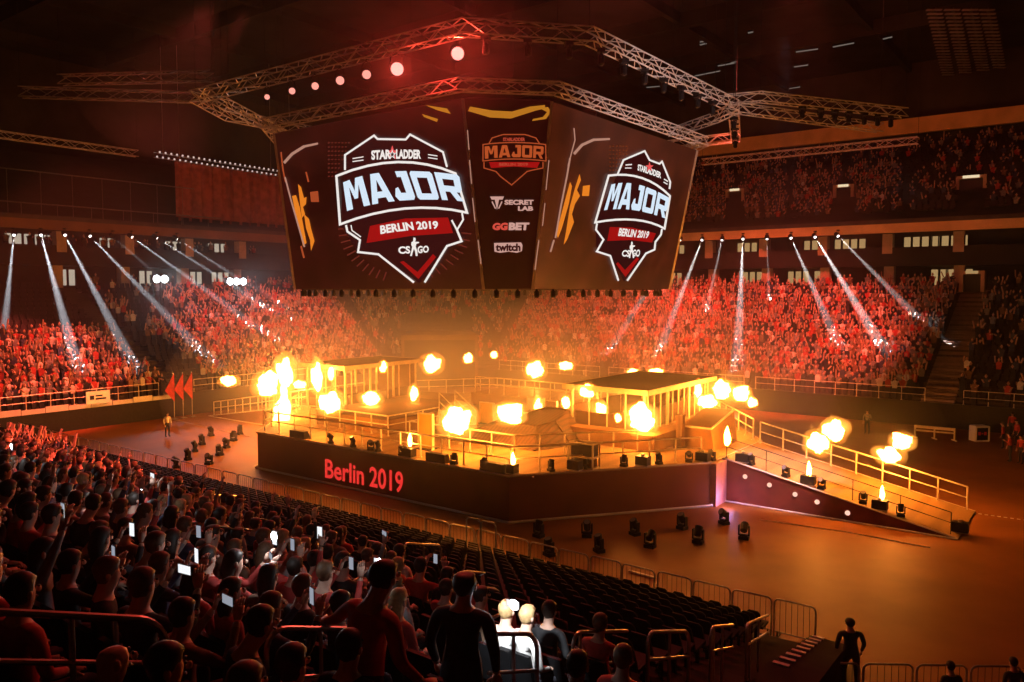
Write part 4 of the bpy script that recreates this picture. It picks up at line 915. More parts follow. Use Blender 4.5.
# two bright light banks over the end stand
def bank(px, py, n, label):
    q = on_u(px, py, -73.0); t = thing('light_bank', label, 'floodlight', q, TH, 'white light banks')
    m = MB(); w = .39 * n
    m.box(-.25, .12, -w - .1, w + .1, -.4, .4); m.build('housing', M_BLACK, t)
    for k in range(n):
        m = MB(); m.lathe([(.36, 0), (.34, .08), (.2, .12)], (.12, -w + .39 + .78 * k, 0), 12, 'x'); m.build('lamp', M_WHITEGLOW, t)
    m = MB(); m.tube([(0, 0, -.4), (0, 0, 7.9 + (-q.z + 0) if False else -(q.z - (ZF + .38 * 16)))], .06, 5); m.build('stand', M_BLACK, t)
    return q
BANKS = [bank(160, 279, 2, 'smaller bright white light bank over the end stand'), bank(236, 281.5, 3, 'larger bright white light bank over the end stand')]
# railing at the foot of the far and end stands
def foot_rail(label, seg, t0, t1):
    a, b = bowl_pt(seg, t0, .12), bowl_pt(seg, t1, .12)
    return railing(label, [(*a, ZF), (*b, ZF)], 1.6, 1.0, M_RAILW, .03, (.5,), 'railings at the foot of the stands')
foot_rail('railing at the foot of the far stand, right of the stairs', 2, t_of_u(-8.3), t_of_u(4))
foot_rail('railing at the foot of the far stand between the stairs and the middle aisle', 2, t_of_u(-23.5), t_of_u(-10.8))
foot_rail('railing at the foot of the far stand behind the slatted booth', 2, t_of_u(-37.5), t_of_u(-24.5))
foot_rail('railing at the foot of the far stand beside the corner tunnel', 2, t_of_u(-50.5), t_of_u(-38.5))
foot_rail('railing at the foot of the end stand below the red-lit crowd', 0, t_of_n(14), t_of_n(33))
foot_rail('railing at the foot of the end stand near the red pennants', 0, t_of_n(36), t_of_n(56))
t = thing('board_fence', 'pale boards along the foot of the end stand under its railing', 'barrier', P(-58.9, 20, ZF), TH)
for k in range(9):
    m = MB(); m.box(-.03, .03, k * 1.55, k * 1.55 + 1.5, -.3, .02 + .1 * (k % 2)); m.build('board', M_WHITE, t)
q = on_u(98, 397, -58.8); t = thing('fence_sign', 'small yellow sign on the railing of the end stand', 'sign', q, TH)
m = MB(); m.box(0, .05, -.85, .85, -.45, .45); m.build('plate', mat('sign_yellow', (.95, .75, .25), .5, 0, .05, 3, (1, .75, .3), .25), t)
m = MB(); m.box(.05, .07, -.6, -.3, -.15, .15); m.box(.05, .07, -.2, .55, -.18, -.05); m.box(.05, .07, -.2, .3, .05, .16); m.build('marks', M_BLACK, t)
# red pennants
for k, px in enumerate((174, 183, 192)):
    q = on_u(px, 398, -57.8); t = thing('pennant', 'red triangular pennant on a pole beside the end stand, %s from the left' % nth(k + 1), 'flag', Vector((q.x, q.y, 0)), TH, 'red pennants')
    m = MB(); m.tube([(0, 0, 0), (0, 0, 3.6)], .03, 5); m.cbox((0, 0, .03), (.4, .4, .06)); m.build('pole', M_STEEL, t)
    m = MB(); m.add([(0, .03, 3.55), (0, .03, 1.4), (0.02, -.75, 2.3), (0.05, .03, 3.55), (0.05, .03, 1.4), (0.07, -.75, 2.3)], [(0, 1, 2), (3, 5, 4), (0, 3, 4, 1), (1, 4, 5, 2), (2, 5, 3, 0)]); m.build('cloth', M_REDP, t)
# right side floor clutter
def on_floor(px, py): return on_z(px, py, 0)
a, b = on_floor(914, 437), on_floor(955, 441); t = thing('low_barrier', 'long yellowish low rail on short legs on the floor beyond the ramp', 'barrier', a, 0)
m = MB(); v = b - a; m.bar((0, 0, .75), v + Vector((0, 0, .75)), .12, .18); m.bar((0, 0, .5), v + Vector((0, 0, .5)), .08, .1); m.build('rail', M_FRAME, t)
for s in (0.02, .5, .98):
    m = MB(); p = v * s; m.bar((p.x, p.y, 0), (p.x, p.y, .72), .08); m.bar((p.x, p.y - .3, .03), (p.x, p.y + .3, .03), .08); m.build('leg', M_FRAME, t)
q = on_floor(979, 441); t = thing('flight_case', 'white framed case with red marks standing on the floor at right', 'case', q, .1)
m = MB(); m.box(-.42, .42, -.3, .3, .05, 1.0); m.build('body', M_BLACK, t)
m = MB()
for s in (-1, 1): m.box(s * .45 - .05, s * .45 + .05, -.33, .33, .03, 1.02)
for z in (.06, .99): m.box(-.45, .45, -.33, .33, z - .05, z + .05)
m.build('frame', M_WHITE, t); m = MB()
for s in (-1, 1): m.cbox((s * .2, -.31, .55), (.18, .02, .22))
m.cbox((0, -.31, .55), (.1, .02, .08)); m.build('red_marks', M_RED, t)
for s in (-1, 1):
    m = MB(); m.lathe([(.05, -.02), (.05, .02)], (s * .35, 0, .04), 8, 'x'); m.build('wheel', M_BLACK, t)
a, b = on_floor(905, 419), on_floor(925, 424); t = thing('handrail', 'short handrail of floor steps in front of the far stand stairs', 'railing', a, 0)
v = b - a; m = MB(); m.tube([(0, 0, 0), (0, 0, .9), v + Vector((0, 0, .9)), v], .04, 5); m.build('rail', M_STEEL, t)
# dashed tape on the floor
m = MB(); a, b = on_floor(972, 513), on_floor(1030, 521)
for k in range(9):
    p, q_ = a.lerp(b, k / 9), a.lerp(b, (k + .55) / 9); m.bar(p + Vector((0, 0, .01)), q_ + Vector((0, 0, .01)), .07, .02)
tag(m.build('floor_tape', M_WHITE), 'dashed white tape running along the floor from the ramp foot', 'tape')
m = MB(); a, b = on_floor(629, 572), on_floor(655, 579); m.bar(a + Vector((0, 0, .04)), b + Vector((0, 0, .04)), .1, .06); tag(m.build('floor_strip', M_WHITE), 'pale strip lying on the floor just behind the barriers', 'strip')
for k, (pts) in enumerate((((760, 520), (845, 532), (930, 548)), ((165, 418), (205, 427), (250, 437)))):
    m = MB(); m.tube([on_floor(*p) + Vector((0, 0, .015)) for p in pts], .03, 5); tag(m.build('floor_cable', M_TRIM), ('pale cable lying on the floor in front of the long ramp', 'pale cable on the floor beside the far end ramp')[k], 'cable')
# ------------------------------------------------------------------ people
SKIN = mat('skin', (.55, .33, .24), .6, 0, .08, 8)
SHIRTS = {'black': mat('shirt_black', (.03, .03, .032), .85, 0, .2, 9), 'grey': mat('shirt_grey', (.25, .24, .24), .85, 0, .15, 9), 'white': mat('shirt_white', (.75, .73, .7), .85, 0, .08, 9),
          'red': mat('shirt_red', (.45, .06, .05), .85, 0, .15, 9), 'dark blue': mat('shirt_blue', (.06, .07, .13), .85, 0, .2, 9), 'brown': mat('shirt_brown', (.22, .13, .08), .85, 0, .2, 9)}
TROUS = mat('trousers_dark', (.035, .035, .045), .85, 0, .2, 9); SHOE = mat('shoe_black', (.02, .02, .02), .6, 0, .2, 9); EYE_M = mat('eye_dark', (.03, .02, .02), .3, 0, 0)
HAIRS = {'dark': mat('hair_dark', (.03, .02, .015), .55, 0, .2, 30), 'brown': mat('hair_brown', (.12, .06, .03), .55, 0, .2, 30), 'fair': mat('hair_fair', (.42, .27, .12), .55, 0, .2, 30)}
def hand(mb, w, d, pn, side, curl, mi):
    """palm, four fingers and a thumb at the wrist w, along d; pn is the palm's normal"""
    d = d.normalized(); pn = (pn - d * pn.dot(d)).normalized(); x = d.cross(pn).normalized() * side
    mat3 = lambda a, b, c: w + x * a + d * b + pn * c
    vs = []
    for (b, hw, ht) in ((-.02, .022, .018), (.03, .036, .017), (.085, .04, .014)):
        vs += [mat3(-hw, b, -ht), mat3(hw, b, -ht), mat3(hw, b, ht), mat3(-hw, b, ht)]
    fs = [(0, 1, 2, 3), (8, 11, 10, 9)]
    for k in (0, 4): fs += [(k + i, k + (i + 1) % 4, k + 4 + (i + 1) % 4, k + 4 + i) for i in range(4)]
    mb.add(vs, fs, mi)
    for i, L in enumerate((.07, .08, .075, .058)):
        a = -.03 + i * .02; p0 = mat3(a, .08, 0); c1 = curl * (.8 + .1 * i)
        p1 = p0 + (d * math.cos(c1) + pn * math.sin(c1)) * L * .5; p2 = p1 + (d * math.cos(2 * c1) + pn * math.sin(2 * c1)) * L * .32; p3 = p2 + (d * math.cos(2.6 * c1) + pn * math.sin(2.6 * c1)) * L * .25
        mb.tube([p0, p1, p2, p3], .0085, 5, mi)
    p0 = mat3(-.03, .015, .004); p1 = p0 + (-x * .7 + d * .6 + pn * .3) * .04; p2 = p1 + (-x * .2 + d * .9 + pn * .5) * .033
    mb.tube([p0, p1, p2], .0105, 5, mi)
def body_mesh(name, sit, arms, lean=0.0, turn=0.0, heads=(0, 0)):
    """arms: per side (elbow, wrist, hand direction) offsets from the shoulder; +y is where the person faces"""
    z0 = .52 if sit else .92
    J = {}; E = []
    def j(k, p, r, m): J[k] = (Vector(p), r, m)
    L = lean
    j('pel', (0, 0, z0), (.15, .115), 2); j('wai', (0, .02 + L * .2, z0 + .19), (.132, .1), 0); j('che', (0, .02 + L * .4, z0 + .38), (.155, .105), 0)
    j('nb', (0, .015 + L * .5, z0 + .50), (.078, .066), 1); j('nk', (0, .025 + L * .55, z0 + .545), (.062, .062), 1)
    hx, hy = heads
    j('h1', (hx * .4, .055 + L * .6 + hy * .3, z0 + .60), (.064, .076), 1); j('h2', (hx, .06 + L * .65 + hy, z0 + .68), (.073, .09), 1); j('h3', (hx, .05 + L * .65 + hy, z0 + .74), (.058, .072), 1)
    E += [('pel', 'wai'), ('wai', 'che'), ('che', 'nb'), ('nb', 'nk'), ('nk', 'h1'), ('h1', 'h2'), ('h2', 'h3')]
    for s, sd in ((-1, 'l'), (1, 'r')):
        sh = Vector((s * .188, .02 + L * .45, z0 + .455)); e, w, hd = arms[0 if s < 0 else 1]
        j('s' + sd, sh, (.066, .062), 0); j('e' + sd, sh + Vector(e), (.047, .045), 0); j('w' + sd, sh + Vector(w), (.031, .028), 1)
        E += [('che', 's' + sd), ('s' + sd, 'e' + sd), ('e' + sd, 'w' + sd)]
        if sit: pts = ((s * .1, .06, .5), (s * .13, .45, .5), (s * .13, .41, .1), (s * .14, .55, .05))
        else: pts = ((s * .1, 0, .84), (s * .12, .03, .48), (s * .12, -.02, .09), (s * .14, .13, .045))
        for k, p, r, m in zip(('hp', 'kn', 'an', 'to'), pts, ((.092, .09), (.06, .06), (.043, .043), (.04, .035)), (2, 2, 2, 3)): j(k + sd, p, r, m)
        E += [('pel', 'hp' + sd), ('hp' + sd, 'kn' + sd), ('kn' + sd, 'an' + sd), ('an' + sd, 'to' + sd)]
    keys = list(J); me = bpy.data.meshes.new(name); me.from_pydata([J[k][0] for k in keys], [(keys.index(a), keys.index(b)) for a, b in E], [])
    ob = bpy.data.objects.new(name, me); COL.objects.link(ob); ob.modifiers.new('skin', 'SKIN'); sub = ob.modifiers.new('sub', 'SUBSURF'); sub.levels = 1; sub.render_levels = 1
    for i, k in enumerate(keys): sv = me.skin_vertices[0].data[i]; sv.radius = J[k][1]; sv.use_root = (k == 'pel')
    bpy.context.view_layer.update()
    m2 = bpy.data.meshes.new_from_object(ob.evaluated_get(bpy.context.evaluated_depsgraph_get()))
    mb = MB(); vs = [tuple(v.co) for v in m2.vertices]
    segs = [(J[a][0], J[b][0], J[a][2], J[b][2], (J[a][1][0] + J[b][1][0]) / 2) for a, b in E]
    for p in m2.polygons:
        c = p.center; best = (9, 0)
        for A, B, ma, mb_, r in segs:
            d = B - A; t = max(0, min(1, (c - A).dot(d) / d.length_squared)); dist = (c - A - d * t).length - r
            if dist < best[0]: best = (dist, ma if t < (.82 if (ma, mb_) == (0, 1) else .55) else mb_)
        mb.f.append(list(p.vertices)); mb.m.append(best[1])
    mb.v = vs
    bpy.data.objects.remove(ob); bpy.data.meshes.remove(me); bpy.data.meshes.remove(m2)
    hc = J['h2'][0]
    mb.ball(hc + Vector((0, .1, -.015)), (.013, .02, .022), 6, 4, 1)
    for s in (-1, 1):
        mb.ball(hc + Vector((s * .082, -.005, -.01)), (.012, .022, .032), 6, 4, 1); mb.ball(hc + Vector((s * .032, .083, .015)), (.014, .01, .008), 6, 4, 4)
    mb.ball(hc + Vector((0, .082, -.058)), (.025, .009, .007), 6, 4, 4)
    H = []
    for s, sd in ((-1, 'l'), (1, 'r')):
        w = J['w' + sd][0]; hd = Vector(arms[0 if s < 0 else 1][2]); pn = Vector((-s * .3, .2, -.5)) if abs(hd.z) < .6 else Vector((-s * .6, .8, 0))
        hand(mb, w + hd.normalized() * .02, hd, pn, s, .45, 1); H.append(w + hd.normalized() * .09)
    out = mb.mesh(name, [SHIRTS['black'], SKIN, TROUS, SHOE, EYE_M], None, True)
    return out, hc, H
def hair_mesh(kind, hc):
    mb = MB(); bm = bmesh.new(); bmesh.ops.create_uvsphere(bm, u_segments=14, v_segments=9, radius=1)
    for v in bm.verts:
        c = v.co; k = 1 + .05 * noise.noise(c * 3)
        low = c.z < -.15 or (c.y > .35 and c.z < .35)
        x, y, z = c.x * .092 * k, c.y * .106 * k - .012, c.z * .1 * k + .03
        if kind in ('short', 'cap') and c.y < .25 and c.z < .1: low = False; z = z * (1.45 if c.z < 0 and c.y < -.1 else 1)
        if kind == 'long' and c.y < .2 and c.z < 0: z = c.z * .30; x *= 1.1; y = min(y, -.03) - .03
        elif low: x *= .8; y = y * .74; z = z * .5 + .02
        if kind == 'cap' and c.z > .55: z = .03 + .58 * .105 + (c.z - .55) * .03
        v.co = Vector((x, y, z)) + hc
    if kind == 'cap':
        r = bmesh.ops.create_cube(bm, size=1)
        for v in r['verts']: v.co = Vector((v.co.x * .15, .15 + v.co.y * .12, .055 + v.co.z * .015 - .03 * (v.co.y > 0))) + hc
    me = bpy.data.meshes.new('hair'); bm.to_mesh(me); bm.free(); me.materials.append(HAIRS['dark']); me.polygons.foreach_set('use_smooth', [True] * len(me.polygons)); return me
LAP = ((-.07, .02, -.26), (.04, .22, -.34), (.3, .9, -.1)); LAPR = ((.07, .02, -.26), (-.04, .22, -.34), (-.3, .9, -.1))
UPL = ((-.10, .14, .2), (.0, .2, .46), (.1, .1, 1)); UPR = ((.10, .14, .2), (-.0, .2, .46), (-.1, .1, 1))
PHL = ((-.09, .2, -.12), (.02, .36, .12), (.25, .25, .9)); PHR = ((.09, .2, -.12), (-.02, .36, .12), (-.25, .25, .9))
HI = ((.1, .1, .22), (.05, .2, .46), (-.1, .2, 1)); DNL = ((-.07, -.02, -.27), (-.05, .07, -.52), (.05, .25, -1)); DNR = ((.07, -.02, -.27), (.05, .07, -.52), (-.05, .25, -1))
CLL = ((-.1, .08, -.22), (.08, .26, -.12), (.6, .5, .5)); CLR = ((.1, .08, -.22), (-.08, .26, -.12), (-.6, .5, .5))
POSES = {'sit': (True, (LAP, LAPR), 0, (0, 0)), 'sit_lean': (True, (LAP, LAPR), .25, (.02, .02)), 'clap': (True, (CLL, CLR), .05, (-.02, 0)), 'phone2': (True, (PHL, PHR), 0, (0, 0)),
         'phone1': (True, (LAP, HI), 0, (.01, 0)), 'cheer': (True, (UPL, UPR), 0, (0, -.01)), 'armup': (True, (UPL, LAPR), .05, (.02, 0)),
         'stand': (False, (DNL, DNR), .05, (0, 0)), 'stand_lean': (False, (((-.24, .03, -.2), (-.5, .12, -.34), (-.8, .3, -.2)), ((.1, -.02, -.26), (.14, .12, -.45), (.1, .8, -.4))), .2, (0, .02)),
         'stand_back': (False, (((-.12, -.06, -.26), (.06, -.14, -.40), (.6, 0, -.4)), ((.12, -.06, -.26), (-.06, -.14, -.42), (-.6, 0, -.4))), 0, (0, 0)), 'walk': (False, (CLL, DNR), .1, (0, 0))}
WORD = {'sit': 'sitting', 'sit_lean': 'leaning forward', 'clap': 'clapping', 'phone2': 'holding up a phone', 'phone1': 'holding a phone high', 'cheer': 'with both arms raised', 'armup': 'with one arm raised'}
BM = {}; HM = {}; HC = {}; HANDS = {}
for k, (sit, arms, ln, hd) in POSES.items(): BM[k], HC[k], HANDS[k] = body_mesh('person', sit, arms, ln, 0, hd)
def person(pose, p, rz, label, shirt='black', hair='dark', style='short', group=None, scale=1.0):
    o = link('person', BM[pose]); o.location = p; o.rotation_euler = (0, 0, rz); o.scale = (scale,) * 3
    o.material_slots[0].link = 'OBJECT'; o.material_slots[0].material = SHIRTS[shirt]
    tag(o, label, 'person', group)
    if style != 'bald':
        if (pose, style) not in HM: HM[pose, style] = hair_mesh(style, HC[pose])
        h = link('cap' if style == 'cap' else 'hair', HM[pose, style], o)
        h.material_slots[0].link = 'OBJECT'; h.material_slots[0].material = HAIRS[hair]
    return o
PHM = []
def phone(pos, rz, label, lit=True, torch=False):
    if not PHM:
        m = MB(); m.box(-.037, .037, -.004, .004, -.075, .075); PHM.append(m.mesh('phone', M_BLACK))
        m = MB(); m.box(-.033, .033, -.007, -.004, -.068, .068); PHM.append(m.mesh('screen', M_PHONE))
        m = MB(); m.box(-.033, .033, -.007, -.004, -.068, .068); PHM.append(m.mesh('screen', glow('phone_screen_dim', (.8, .85, 1), .35)))
    o = link('phone', PHM[0]); o.location = pos; o.rotation_euler = (0, R.choice((0, PI / 2)), rz); tag(o, label, 'phone', 'phones held up in the near stand')
    link('screen', PHM[1] if lit else PHM[2], o); return o
# ---- the near stand: rows, people and seats
def inside(x, y, poly_):
    c = False; n = len(poly_)
    for i in range(n):
        (x0, y0), (x1, y1) = poly_[i], poly_[(i + 1) % n]
        if (y0 > y) != (y1 > y) and x < (x1 - x0) * (y - y0) / (y1 - y0) + x0: c = not c
    return c
CROWD = [(-60, 424), (40, 436), (75, 446), (118, 464), (175, 482), (235, 500), (300, 522), (360, 536), (410, 556), (450, 574), (485, 590), (530, 604), (590, 620), (640, 640), (650, 720), (-60, 900)]
VOID = [(-60, 590), (172, 590), (176, 628), (172, 760), (-60, 760)]
VOID2 = [(262, 632), (368, 632), (368, 663), (262, 663)]
PHONES = [(34, 527), (61, 561), (113, 590), (150, 579), (195, 600), (170, 540), (226, 551), (130, 501), (15, 505), (252, 591), (256, 556), (285, 564), (336, 585), (320, 566), (368, 561), (438, 588), (406, 574), (95, 545)]
cand = []; empty = []
for i in range(24):
    n = 1.2 + .85 * i; z = near_z(n); u = u_end(n) - 1.1; c = 0
    while u > -62:
        uu = u + R.uniform(-.05, .05); x, y, d = proj(P(uu, n, z + 1.22))
        if d > 1.2 and -40 < x < 1060 and y < 760:
            occ = inside(x, y, CROWD) and not inside(x, y, VOID) and not inside(x, y, VOID2)
            if occ and R.random() < (.93 if x < 430 else .72): cand.append([i, uu, n, z, x, y, d])
            else: empty.append([i, u, n, z, x, y, d, inside(x, y, VOID)])
        u -= .54
SPECIAL = []
def sp_on_stand(px, py, hz):            # spot on the stand where a head hz above the step shows at (px, py)
    d = ray(px, py); best = None
    t = (10 - 7.6 - hz) / (-.34 * (0.6 * d.x + 0.8 * d.y) - d.z)
    p = CAM + d * t; u, n, _ = UN(p); return u, n, near_z(n)
def clear(u, n, r=.5):
    cand[:] = [c for c in cand if (c[1] - u) ** 2 + (c[2] - n) ** 2 > r * r]
def special(px, py, pose, label, shirt, hair='dark', style='short', turn=0.0, hz=None):
    hz = hz or (1.2 if POSES[pose][0] else 1.6)
    u, n, z = sp_on_stand(px, py, hz); clear(u, n, .72); SPECIAL.append((u, n))
    return person(pose, P(u, n, z), TH + turn, label, shirt, hair, style)
special(100, 662, 'sit', 'bald person sitting in front of the curved guard rail at bottom left', 'black', style='bald', turn=-.2)
special(155, 668, 'sit', 'dark-haired person right beside the bald one at bottom left', 'black', turn=-.5)
special(357, 586, 'stand_lean', 'standing person in a red top leaning an arm on the guard rail', 'red', turn=-.1).scale = (1.15, 1.2, 1)
special(460, 589, 'stand', 'standing person with a cap and a dark top right of the red-topped one', 'black', style='cap', turn=.3).scale = (1.15, 1.2, 1)
special(285, 668, 'sit', 'person with a dark head at the bottom edge below the middle guard rail', 'black')
special(345, 650, 'sit', 'dark-haired person below the guard rail where the red-topped one leans', 'black', turn=.2)
special(237, 690, 'sit', 'reddish-haired person just rising into view at the bottom edge', 'red', 'brown')
special(575, 668, 'sit', 'dark-haired person at the bottom edge in front of the short guard rail', 'black', turn=.15)
special(621, 660, 'sit', 'brown-haired person sitting between the two guard rails at bottom middle', 'red', 'brown', turn=.1)
special(598, 625, 'sit', 'person with lit brown hair sitting behind the middle guard rail', 'red', 'brown')
wl = special(504, 612, 'sit', 'fair-haired person in a white top lit bright white', 'white', 'fair')
wl2 = special(524, 617, 'sit', 'white-lit person in a white top right next to the brightest one', 'white', 'fair', turn=-.4)
special(547, 612, 'sit', 'person in a black top sitting right of the two white-lit people', 'black')
special(384, 571, 'sit_lean', 'fair-haired person lit white just behind the standing red-topped one', 'white', 'fair')
special(392, 588, 'sit', 'person in a grey top right beside the standing red-topped one', 'grey', 'brown')
order = sorted(cand, key=lambda c: c[6]); NEAR = order[:262]; REST = order[262:]
rows = {}
for c in NEAR: rows.setdefault(c[0], []).append(c)
taken = {}
for px, py in PHONES:
    b = min((c for c in NEAR if id(c) not in taken), key=lambda c: (c[4] - px) ** 2 + (c[5] - py - 4) ** 2); taken[id(b)] = (px, py)
rk = 0
for i in sorted(rows):
    rk += 1
    for k, c in enumerate(sorted(rows[i], key=lambda c: c[4])):
        _, u, n, z, x, y, d = c
        ph = id(c) in taken
        pose = R.choice(('phone2', 'phone1', 'phone2')) if ph else R.choices(('sit', 'sit_lean', 'clap', 'cheer', 'armup'), (8, 4, 3, .7, 1))[0]
        sh = R.choices(list(SHIRTS), (5, 2, .8, 3, 2, 2))[0]; hr = R.choices(list(HAIRS), (6, 4, 1.2))[0]; st = R.choices(('short', 'long', 'cap'), (7, 2, .6))[0]
        if st == 'cap': hr = 'dark'
        where = '%s from the left in the %s crowd row from the camera' % (nth(k + 1), nth(rk))
        rz = TH + R.uniform(-.5, .35); sc = R.uniform(.96, 1.05)
        o = person(pose, P(u, n, z), rz, 'person in %s top %s, %s' % (sh, WORD[pose], where.replace(' crowd row from the camera', ' row from camera').replace('from the left in the', 'from left,')), sh, hr, st, 'spectators in the near stand', sc)
        if ph:
            h = HANDS[pose]; hp = (h[0] + h[1]) / 2 if pose == 'phone2' else h[1] + Vector((-.02, 0, .03))
            hp = Matrix.Rotation(rz, 3, 'Z') @ (hp * sc + Vector((0, .0, .02)))
            phone(P(u, n, z) + hp, rz, 'lit phone held up by the person %s from left, %s row from camera' % (nth(k + 1), nth(rk)), R.random() < .45)
# people on the floor
def floor_person(px, py, pose, rz, label, shirt, hair='dark', style='short', z=0): return person(pose, on_z(px, py, z), rz, label, shirt, hair, style)
floor_person(850, 688, 'stand', TH + .6, 'person in black standing on the floor beyond the near barriers with back turned', 'black').scale = (1.3, 1.35, 1.02)
floor_person(867, 434, 'walk', TH + PI, 'person in light clothing standing on the floor beyond the ramp', 'grey')
floor_person(167.5, 437, 'stand', TH - PI / 2, 'person standing on the floor beside the red pennants', 'white')
floor_person(30, 452, 'stand', TH - .4, 'person in red on the floor behind the far end of the near crowd', 'red')
floor_person(41, 452, 'walk', TH - 1, 'person in a pale top on the floor at the far left barriers', 'white')
floor_person(9, 455, 'stand', TH - 1, 'person in grey on the floor at the left edge of the view', 'grey')
for i, (px, py) in enumerate(((1003, 449), (1010, 462), (1017, 446), (1021, 464), (1012, 437))):
    floor_person(px, py, ('stand', 'walk', 'clap')[0 if i != 1 else 1], TH + PI / 2 + .3 * i, 'person in red standing on the dark floor at the right edge, %s from the left' % nth((1, 2, 4, 5, 3)[i]), 'red')
for px, py, l in ((953, 668, 'dark-haired person behind the barriers at bottom right, left of two'), (1016, 664, 'dark-haired person behind the barriers at the right edge, right of two')):
    q = on_z(px, py, 1.6); person('stand', Vector((q.x, q.y, 0)), .1, l, 'black')
# ---- seats
seat_m = MB(); seat_m.hexa([(-.22, -.05, .40), (.22, -.05, .40), (.21, .4, .43), (-.21, .4, .43), (-.22, -.05, .46), (.22, -.05, .46), (.21, .4, .48), (-.21, .4, .48)])
seat_m.box(-.03, .03, 0, .06, 0, .4); seat_m.box(-.1, .1, -.04, .12, 0, .02)
SEAT = seat_m.mesh('arena_seat', M_SEAT)
bk = MB(); bk.hexa([(-.21, -.1, .44), (.21, -.1, .44), (.21, -.04, .44), (-.21, -.04, .44), (-.18, -.2, .86), (.18, -.2, .86), (.18, -.16, .86), (-.18, -.16, .86)])
bk.hexa([(-.18, -.2, .86), (.18, -.2, .86), (.18, -.16, .86), (-.18, -.16, .86), (-.12, -.215, .92), (.12, -.215, .92), (.12, -.18, .92), (-.12, -.18, .92)]); BACK = bk.mesh('backrest', M_SEAT)
arm = MB(); arm.box(-.26, -.22, -.05, .25, .6, .64); arm.box(-.255, -.225, -.05, 0, .02, .6); ARM = arm.mesh('armrest', M_BLACK)
vis = [e for e in empty if not e[7] and not inside(e[4], e[5] - 4, CROWD) and e[5] < 700 and -10 < e[4] < 900]
vis.sort(key=lambda e: e[6]); one = vis[:290]; ids = set(id(e) for e in one); srows = {}
for e in one: srows.setdefault(e[0], []).append(e)
for q, i in enumerate(sorted(srows, reverse=True)):
    for k, e in enumerate(sorted(srows[i], key=lambda e: -e[1])):
        o = link('arena_seat', SEAT); o.location = P(e[1], e[2], e[3]); o.rotation_euler = (0, 0, TH)
        tag(o, 'empty black seat, %s from the stair end in the %s row up from the barriers' % (nth(k + 1), nth(24 - i)), 'seat', 'empty seats in the near stand')
        link('backrest', BACK, o); link('armrest', ARM, o)
far_seats = MB()
def low_seat(p, rz, mi=0):
    c, s = math.cos(rz), math.sin(rz)
    X = lambda x, y, z: (p[0] + x * c - y * s, p[1] + x * s + y * c, p[2] + z)
    far_seats.hexa([X(-.21, -.05, .3), X(.21, -.05, .3), X(.21, .36, .3), X(-.21, .36, .3), X(-.21, -.05, .44), X(.21, -.05, .44), X(.21, .36, .44), X(-.21, .36, .44)], mi)
    far_seats.hexa([X(-.21, -.1, .44), X(.21, -.1, .44), X(.21, -.04, .44), X(-.21, -.04, .44), X(-.2, -.2, .88), X(.2, -.2, .88), X(.2, -.15, .88), X(-.2, -.15, .88)], mi)
for e in empty:
    if id(e) not in ids and not e[7]: low_seat(P(e[1], e[2], e[3]), TH)
for c in cand: low_seat(P(c[1], c[2], c[3]), TH)
for u, n in SPECIAL: low_seat(P(u, n, near_z(n)), TH)
# ---- the crowds of the far and end stands
cr = MB(); CM = [SKIN] + list(SHIRTS.values()) + [HAIRS['dark'], TROUS]
def low_person(p, rz, up, stand=True, dark=False):
    c, s = math.cos(rz), math.sin(rz); k = R.uniform(.94, 1.06); z0 = 0 if stand else -.40
    X = lambda x, y, z: (p[0] + (x * c - y * s) * k, p[1] + (x * s + y * c) * k, p[2] + (z + z0) * k)
    sh = R.choices((1, 2, 3, 4, 5, 6), (4, 3, 1.2, 3, 1.5, 3) if not dark else (5, 1, .2, 1, 3, 2))[0]  # dark: darker shirts put the dim light of those sections into the colour
    if stand: cr.hexa([X(-.13, -.08, 0), X(.13, -.08, 0), X(.13, .08, 0), X(-.13, .08, 0), X(-.17, -.11, .85), X(.17, -.11, .85), X(.17, .11, .85), X(-.17, .11, .85)], 8)
    cr.hexa([X(-.16, -.1, .85), X(.16, -.1, .85), X(.16, .1, .85), X(-.16, .1, .85), X(-.21, -.1, 1.3), X(.21, -.1, 1.3), X(.21, .1, 1.3), X(-.21, .1, 1.3)], sh)
    cr.hexa([X(-.21, -.1, 1.3), X(.21, -.1, 1.3), X(.21, .1, 1.3), X(-.21, .1, 1.3), X(-.08, -.06, 1.46), X(.08, -.06, 1.46), X(.08, .06, 1.46), X(-.08, .06, 1.46)], sh)
    cr.add([X(0, .02, 1.42), X(-.105, 0, 1.6), X(0, -.11, 1.62), X(.105, 0, 1.6), X(0, .12, 1.58), X(0, 0, 1.77)], [(0, 2, 1), (0, 3, 2), (0, 4, 3), (0, 1, 4)], 0)
    n = len(cr.v) - 6; cr.f += [[n + 1, n + 2, n + 5], [n + 2, n + 3, n + 5], [n + 3, n + 4, n + 5], [n + 4, n + 1, n + 5]]; cr.m += [7, 7, 0, 0]
    for sx in (-1, 1):
        if up and (up > 1 or sx == R.choice((-1, 1))): a, b = X(sx * .24, .05, 1.38), X(sx * R.uniform(.12, .4), R.uniform(.1, .35), R.uniform(1.75, 2.1)); mi = 0
        else: a, b = X(sx * .25, .02, 1.36), X(sx * .14, R.uniform(.2, .34), R.uniform(1.0, 1.3)); mi = R.choice((sh, 0))
        cr.bar(a, b, .08, .08, mi)
for c in REST: low_person(P(c[1], c[2], c[3]), TH + R.uniform(-.3, .3), R.choice((0, 0, 0, 1, 2)), False)
def spot(seg, t, d, z):
    c = bowl_pt(seg, t, d); return P(c[0], c[1], z), c
